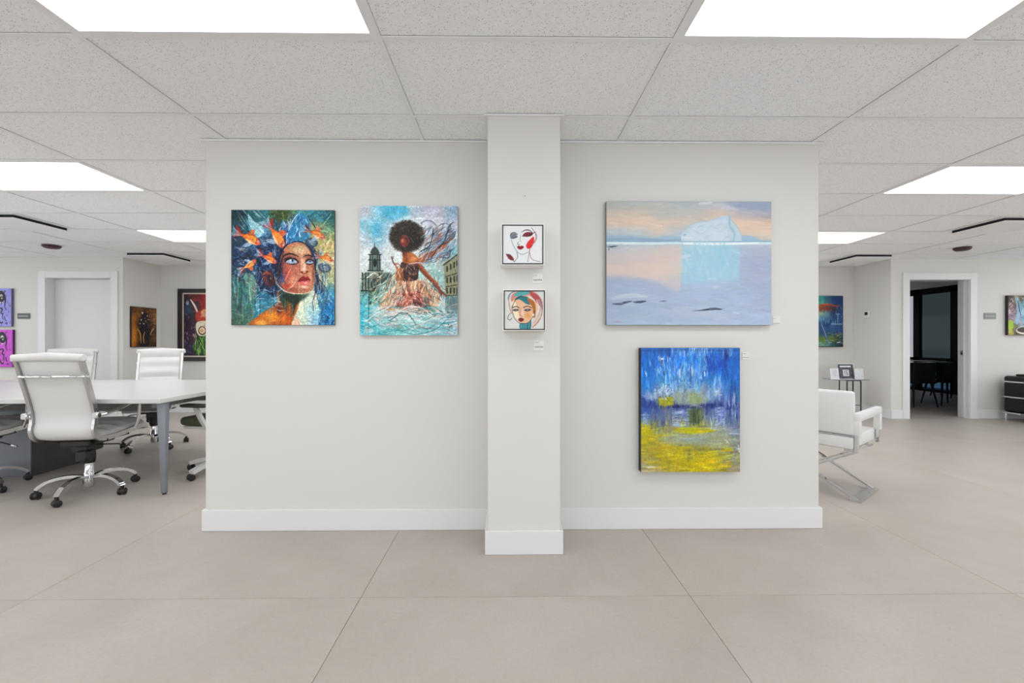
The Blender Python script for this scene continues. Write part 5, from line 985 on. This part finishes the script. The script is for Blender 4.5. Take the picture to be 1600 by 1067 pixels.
# ================================================================ CONFERENCE TABLE
TZ, TX1, TY0, TY1 = .743, -2.585, 3.21, 4.83
TX2 = -7.3
t = thing('conference_table', 'long white topped conference table with grey steel legs', 'table', ((TX1+TX2)/2, (TY0+TY1)/2, 0)); ox, oy = (TX1+TX2)/2, (TY0+TY1)/2; hx_, hy = (TX1-TX2)/2, (TY1-TY0)/2
b = B(); box(b, -hx_, hx_, -hy, hy, TZ-.034, TZ, .003, 2); obj('tabletop', b, white_lam, t)
b = B()
for s in (-1, 1): box(b, -hx_+.42, hx_-.42, s*(hy-.48)-.015, s*(hy-.48)+.015, TZ-.165, TZ-.0345)
for s in (-1, 1): box(b, s*(hx_-.14)-.02, s*(hx_-.14)+.02, -hy+.12, hy-.12, TZ-.085, TZ-.0345)
obj('apron', b, apronm, t)
for sx in (-1, 1):
    for sy in (-1, 1):
        b = B(); x, y = sx*(hx_-.055), sy*(hy-.10); vs = box(b, x-.034, x+.034, y-.022, y+.022, .012, TZ-.0345, .006, 2)
        for v in b.verts:
            k = 1-max(0, min(1, v.co.z/.7)); v.co.x = x+(v.co.x-x)*(1-.5*k)+sx*.010*k; v.co.y = y+(v.co.y-y)*(1-.4*k)
        lg = obj('leg', b, grey_steel, t, True); b = B(); lathe(b, [(.014, 0), (.014, .0119)], x+sx*.010, y, 0, 12); obj('foot', b, black, lg)
b = B(); bx0, bx1, by0, by1 = -4.78-ox, -4.13-ox, 3.75-oy, 4.30-oy; box(b, bx0, bx1, by0, by1, 0, TZ-.0345, .004, 1); obj('pedestal', b, grey_steel, t)
b = B(); box(b, bx1+.0005, bx1+.006, by0+.004, by1-.004, .002, TZ-.036); obj('pedestal_side_shade', b, charcoal, t)  # charcoal sheet paints the shaded end face darker than the lit front

# ================================================================ WHITE DIRECTOR CHAIR
t = thing('director_chair', 'white leather director chair on crossed chrome bars by the partition end', 'lounge chair', (2.535, 3.08, 0), math.atan2(.6, .8))
# local frame: origin under the near rear corner, +X to the chair's front, +Y to its left side
Wd, Dp = .62, .60
def panel(name, x0, x1, y0, y1, z0, z1, bv=.02): b = B(); box(b, x0, x1, y0, y1, z0, z1, bv, 3); return obj(name, b, white_leather, t, True)
panel('backrest', -.012, .05, .012, Wd-.012, .478, .805, .022); panel('seat', -.010, Dp-.015, .0135, Wd-.0135, .378, .472, .014)
for y in (0, Wd):
    b = B(); box(b, .0, Dp, y-.024, y+.024, .585, .648, .012, 2); box(b, .0, .052, y-.023, y+.023, .478, .60, .010, 2); box(b, Dp-.052, Dp, y-.023, y+.023, .46, .60, .010, 2); obj('armrest', b, white_leather, t, True)
    for x in (.012, Dp-.03):
        b = B(); box(b, x-.012, x+.014, y-.012, y+.012, .36, .49, .002, 1); obj('arm_post', b, chrome, t)
b = B(); tube(b, [(-.006, .02, .475), (-.006, Wd-.02, .475)], .005, 8); obj('back_rod', b, chrome, t, True)
for nm, fl_ in (('cross_frame', 0), ('cross_frame', 1)):
    b = B(); m = .02+.018*fl_; ya, yb_ = (0, Wd) if not fl_ else (Wd, 0)
    for x in (.02+fl_*.03, .442-fl_*.03):
        tube(b, [(x, ya, .010), (x, yb_, .362)], 0, flat=(.036, .014))
    w2 = (yb_-ya)
    sg = 1 if yb_ > ya else -1; box(b, .0+fl_*.03, .462-fl_*.03, min(ya-sg*.03, ya+sg*.045), max(ya-sg*.03, ya+sg*.045), .001, .014); box(b, .002+fl_*.03, .438-fl_*.03, min(yb_-sg*.08, yb_-sg*.02), max(yb_-sg*.08, yb_-sg*.02), .355, .377)
    obj(nm, b, chrome, t)

# ================================================================ CONSOLE TABLE WITH FRAMES
yf, yk = 6.60, 6.753; xl, xr = 5.29, 5.507; cx = (xl+xr)/2
t = thing('console_table', 'small glass side table on thin black hairpin legs in the niche', 'side table', (cx, (yf+yk)/2, 0))
dy = (yk-yf)/2; dx = (xr-xl)/2; r_ = .0085
for s in (-1, 1):
    b = B(); tube(b, smooth_path([(s*dx, -dy, 0), (s*dx, -dy, .3), (s*dx, -dy, .54), (s*dx*.94, -dy, .558), (s*dx*.8, -dy*.8, .562), (s*dx*.8, dy*.8, .562), (s*dx*.94, dy, .558), (s*dx, dy, .54), (s*dx, dy, .3), (s*dx, dy, 0)], 3), r_, 8); obj('leg', b, blackmet, t, True)
b = B(); tube(b, [(-dx*.8, -dy, .560), (dx*.8, -dy, .560)], r_*.8, 8); tube(b, [(-dx*.8, dy, .560), (dx*.8, dy, .560)], r_*.8, 8); tube(b, [(-dx, -dy, .18), (dx, -dy, .18)], r_*.7, 8); tube(b, [(-dx, dy, .18), (dx, dy, .18)], r_*.7, 8); obj('brace', b, blackmet, t, True)
b = B(); box(b, 5.06-cx, 5.575-cx, -.165, .15, .572, .583, .002, 1); obj('glass_top', b, mat('table_glass', (.55, .62, .60), .04, trans=.75, ior=1.3), t)
def pframe(lab, px0, py0, px1, py1, Y, fw, fcol, kind):
    x0, z1 = at(px0, py0, Y); x1, _ = at(px1, py1, Y); z0 = .5835; h = z1-z0; w_ = x1-x0; t = thing('picture_frame', lab, 'picture frame', ((x0+x1)/2, Y, z0), 0, 'frames on the glass side table'); t.rotation_euler = (math.radians(-8), 0, 0)
    b = B()
    for r in ((-w_/2, w_/2, h-fw, h), (-w_/2, w_/2, 0, fw), (-w_/2, -w_/2+fw, fw, h-fw), (w_/2-fw, w_/2, fw, h-fw)): box(b, r[0], r[1], -.008, .008, r[2], r[3])
    obj('frame_border', b, fcol, t); b = B(); box(b, -w_/2+fw, w_/2-fw, -.002, .004, fw, h-fw)
    obj('picture_sheet', b, mat('photo_dark', (.045, .045, .06), .4, var=(25, .9)) if kind == 1 else mat('photo_pale', (.62, .64, .66), .5, var=(30, .15)), t)
    if kind == 1:
        b = B(); box(b, -w_*.18, w_*.2, -.0035, -.0021, h*.2, h*.62); obj('number_card', b, mat('card_grey', (.6, .62, .66), .5), t)
        b = B(); k = h*.08; box(b, -w_*.08, -w_*.05, -.0048, -.0036, h*.27, h*.56)
        for r in ((.02, .13, .52, .56), (.02, .045, .40, .56), (.02, .13, .38, .42), (.105, .13, .27, .42), (.02, .13, .27, .31)): box(b, w_*r[0], w_*r[1], -.0048, -.0036, h*r[2], h*r[3])
        obj('number_print', b, mat('dark_ink', (.03, .03, .05), .5), t)
        b = B(); box(b, -w_*.34, w_*.34, -.0035, -.0021, h*.78, h*.88); obj('picture_caption', b, mat('photo_pale', '#ffffff'), t)
    elif kind == 0:
        b = B()
        for k in range(4): box(b, -w_*.15, w_*.3, -.0035, -.0021, h*(.35+.12*k), h*(.38+.12*k))
        obj('printed_lines', b, mat('grey_ink', '#444444'), t)
pframe('small white frame at the left end of the glass side table', 1298.5, 575.5, 1311, 590, 6.56, .012, trimm, 0)
pframe('dark photo frame with number 15 in the middle of the glass table', 1310, 568.5, 1335, 587, 6.62, .006, mat('silver_frame', (.45, .47, .48), .3, .6), 1)
pframe('pale glass frame at the right end of the side table', 1336, 576, 1349.5, 588, 6.60, .007, mat('pale_frame', (.7, .72, .72), .3), 2)

# ================================================================ BLACK CUBE SOFA
t = thing('cube_sofa', 'black leather cube sofa with chrome rails cropped by the right edge', 'sofa', (7.41, 6.33, 0)); SD = .72; SWd = 1.5
def cush(name, x0, x1, y0, y1, z0, z1, bv=.03): b = B(); box(b, x0, x1, y0, y1, z0, z1, bv, 3); return obj(name, b, bleather, t, True)
cush('side_cushion', .02, .20, -SD, 0, .13, .66, .035); cush('side_cushion', SWd-.20, SWd-.02, -SD, 0, .13, .66, .035); cush('back_cushion', .205, SWd-.205, -.2, -.005, .40, .66); cush('seat_cushion', .205, SWd-.205, -SD+.01, -.205, .30, .45); cush('seat_base', .205, SWd-.205, -SD+.01, -.205, .135, .295, .02)
cush('top_cushion', .09, .30, -SD+.08, -.1, .661, .69, .012)
for z in (.575, .35): 
    b = B(); tube(b, [(SWd/2, .004, z), (.03, .004, z), (.014, -.008, z), (.012, -.03, z), (.012, -SD+.005, z), (.018, -SD-.008, z), (.05, -SD-.012, z)], .0125, 10); obj('rail', b, chrome, t, True)
b = B(); box(b, 0, SWd, -SD, 0, .105, .128, .004, 1); obj('bottom_frame', b, chrome, t)
for x in (.03, SWd-.03):
    for y in (-.03, -SD+.03): b = B(); tube(b, [(x, y, 0), (x, y, .104)], .013, 12); obj('leg', b, chrome, t, True)

# ================================================================ FURNITURE IN THE UNLIT ROOM
t = thing('meeting_table', 'dark meeting table in the unlit room beyond the doorway', 'table', (8.35, 9.0, 0)); b = B(); box(b, -.95, .95, -.95, .95, .715, .75, .004, 1); obj('tabletop', b, mat('dark_gloss', (.02, .022, .03), .2), t)
for sx in (-1, 1):
    for sy in (-1, 1): b = B(); tube(b, [(sx*.72, sy*.75, .715), (sx*.86, sy*.86, 0)], [.035, .02], 8); obj('leg', b, blackwood, t)
pap = mat('paper', (.75, .76, .78), .6)
for k, (x, y, w_, d, a, l) in enumerate(((9.02, 9.2, .45, .32, .2, 'white papers spread on the far part of the dark meeting table'), (8.40, 8.42, .32, .24, -.1, 'white sheet at the near edge of the dark meeting table'))):
    b = B()
    for q in range(3): box(b, -w_/2, w_/2, -d/2, d/2, .0005+.0012*q, .0015+.0012*q, M=Matrix.Rotation(.1*q, 4, 'Z'))
    o = obj('papers', b, pap, loc=(x, y, .750)); o.rotation_euler = (0, 0, a); tag(o, l, 'papers')
def dark_chair(x, y, rz, lab):
    t = thing('meeting_chair', lab, 'chair', (x, y, 0), rz, 'black chairs in the unlit room'); b = B(); box(b, -.23, .23, -.22, .22, .42, .46, .015, 2); obj('seat', b, blackwood, t)
    b = B()
    P = [[(-.24, -.13), (-.2, -.2), (0, -.235), (.2, -.2), (.24, -.13)], [(-.25, -.12), (-.21, -.215), (0, -.26), (.21, -.215), (.25, -.12)]]
    vs = []
    for (row, z) in ((P[0], .44), (P[1], .79)):
        vs.append([b.verts.new((q[0], q[1], z)) for q in row]); vs.append([b.verts.new((q[0]*.93, q[1]*.93+.01, z)) for q in row])
    for i in range(4):
        b.faces.new((vs[0][i], vs[0][i+1], vs[2][i+1], vs[2][i])); b.faces.new((vs[1][i+1], vs[1][i], vs[3][i], vs[3][i+1])); b.faces.new((vs[2][i], vs[2][i+1], vs[3][i+1], vs[3][i])); b.faces.new((vs[0][i+1], vs[0][i], vs[1][i], vs[1][i+1]))
    for i in (0, 4): b.faces.new((vs[0][i], vs[2][i], vs[3][i], vs[1][i]))
    obj('backrest', b, blackwood, t)
    for sx in (-1, 1):
        for sy in (-1, 1): b = B(); tube(b, [(sx*.17, sy*.16, .42), (sx*.23, sy*.22, 0)], [.02, .011], 8); obj('leg', b, blackwood, t)
dark_chair(7.44, 7.75, .05, 'black shell chair nearest the left side of the open doorway'); dark_chair(8.10, 7.83, -.12, 'black shell chair half hidden by the right door jamb')
dark_chair(9.35, 8.9, 1.5, 'black shell chair by the window behind the meeting table')
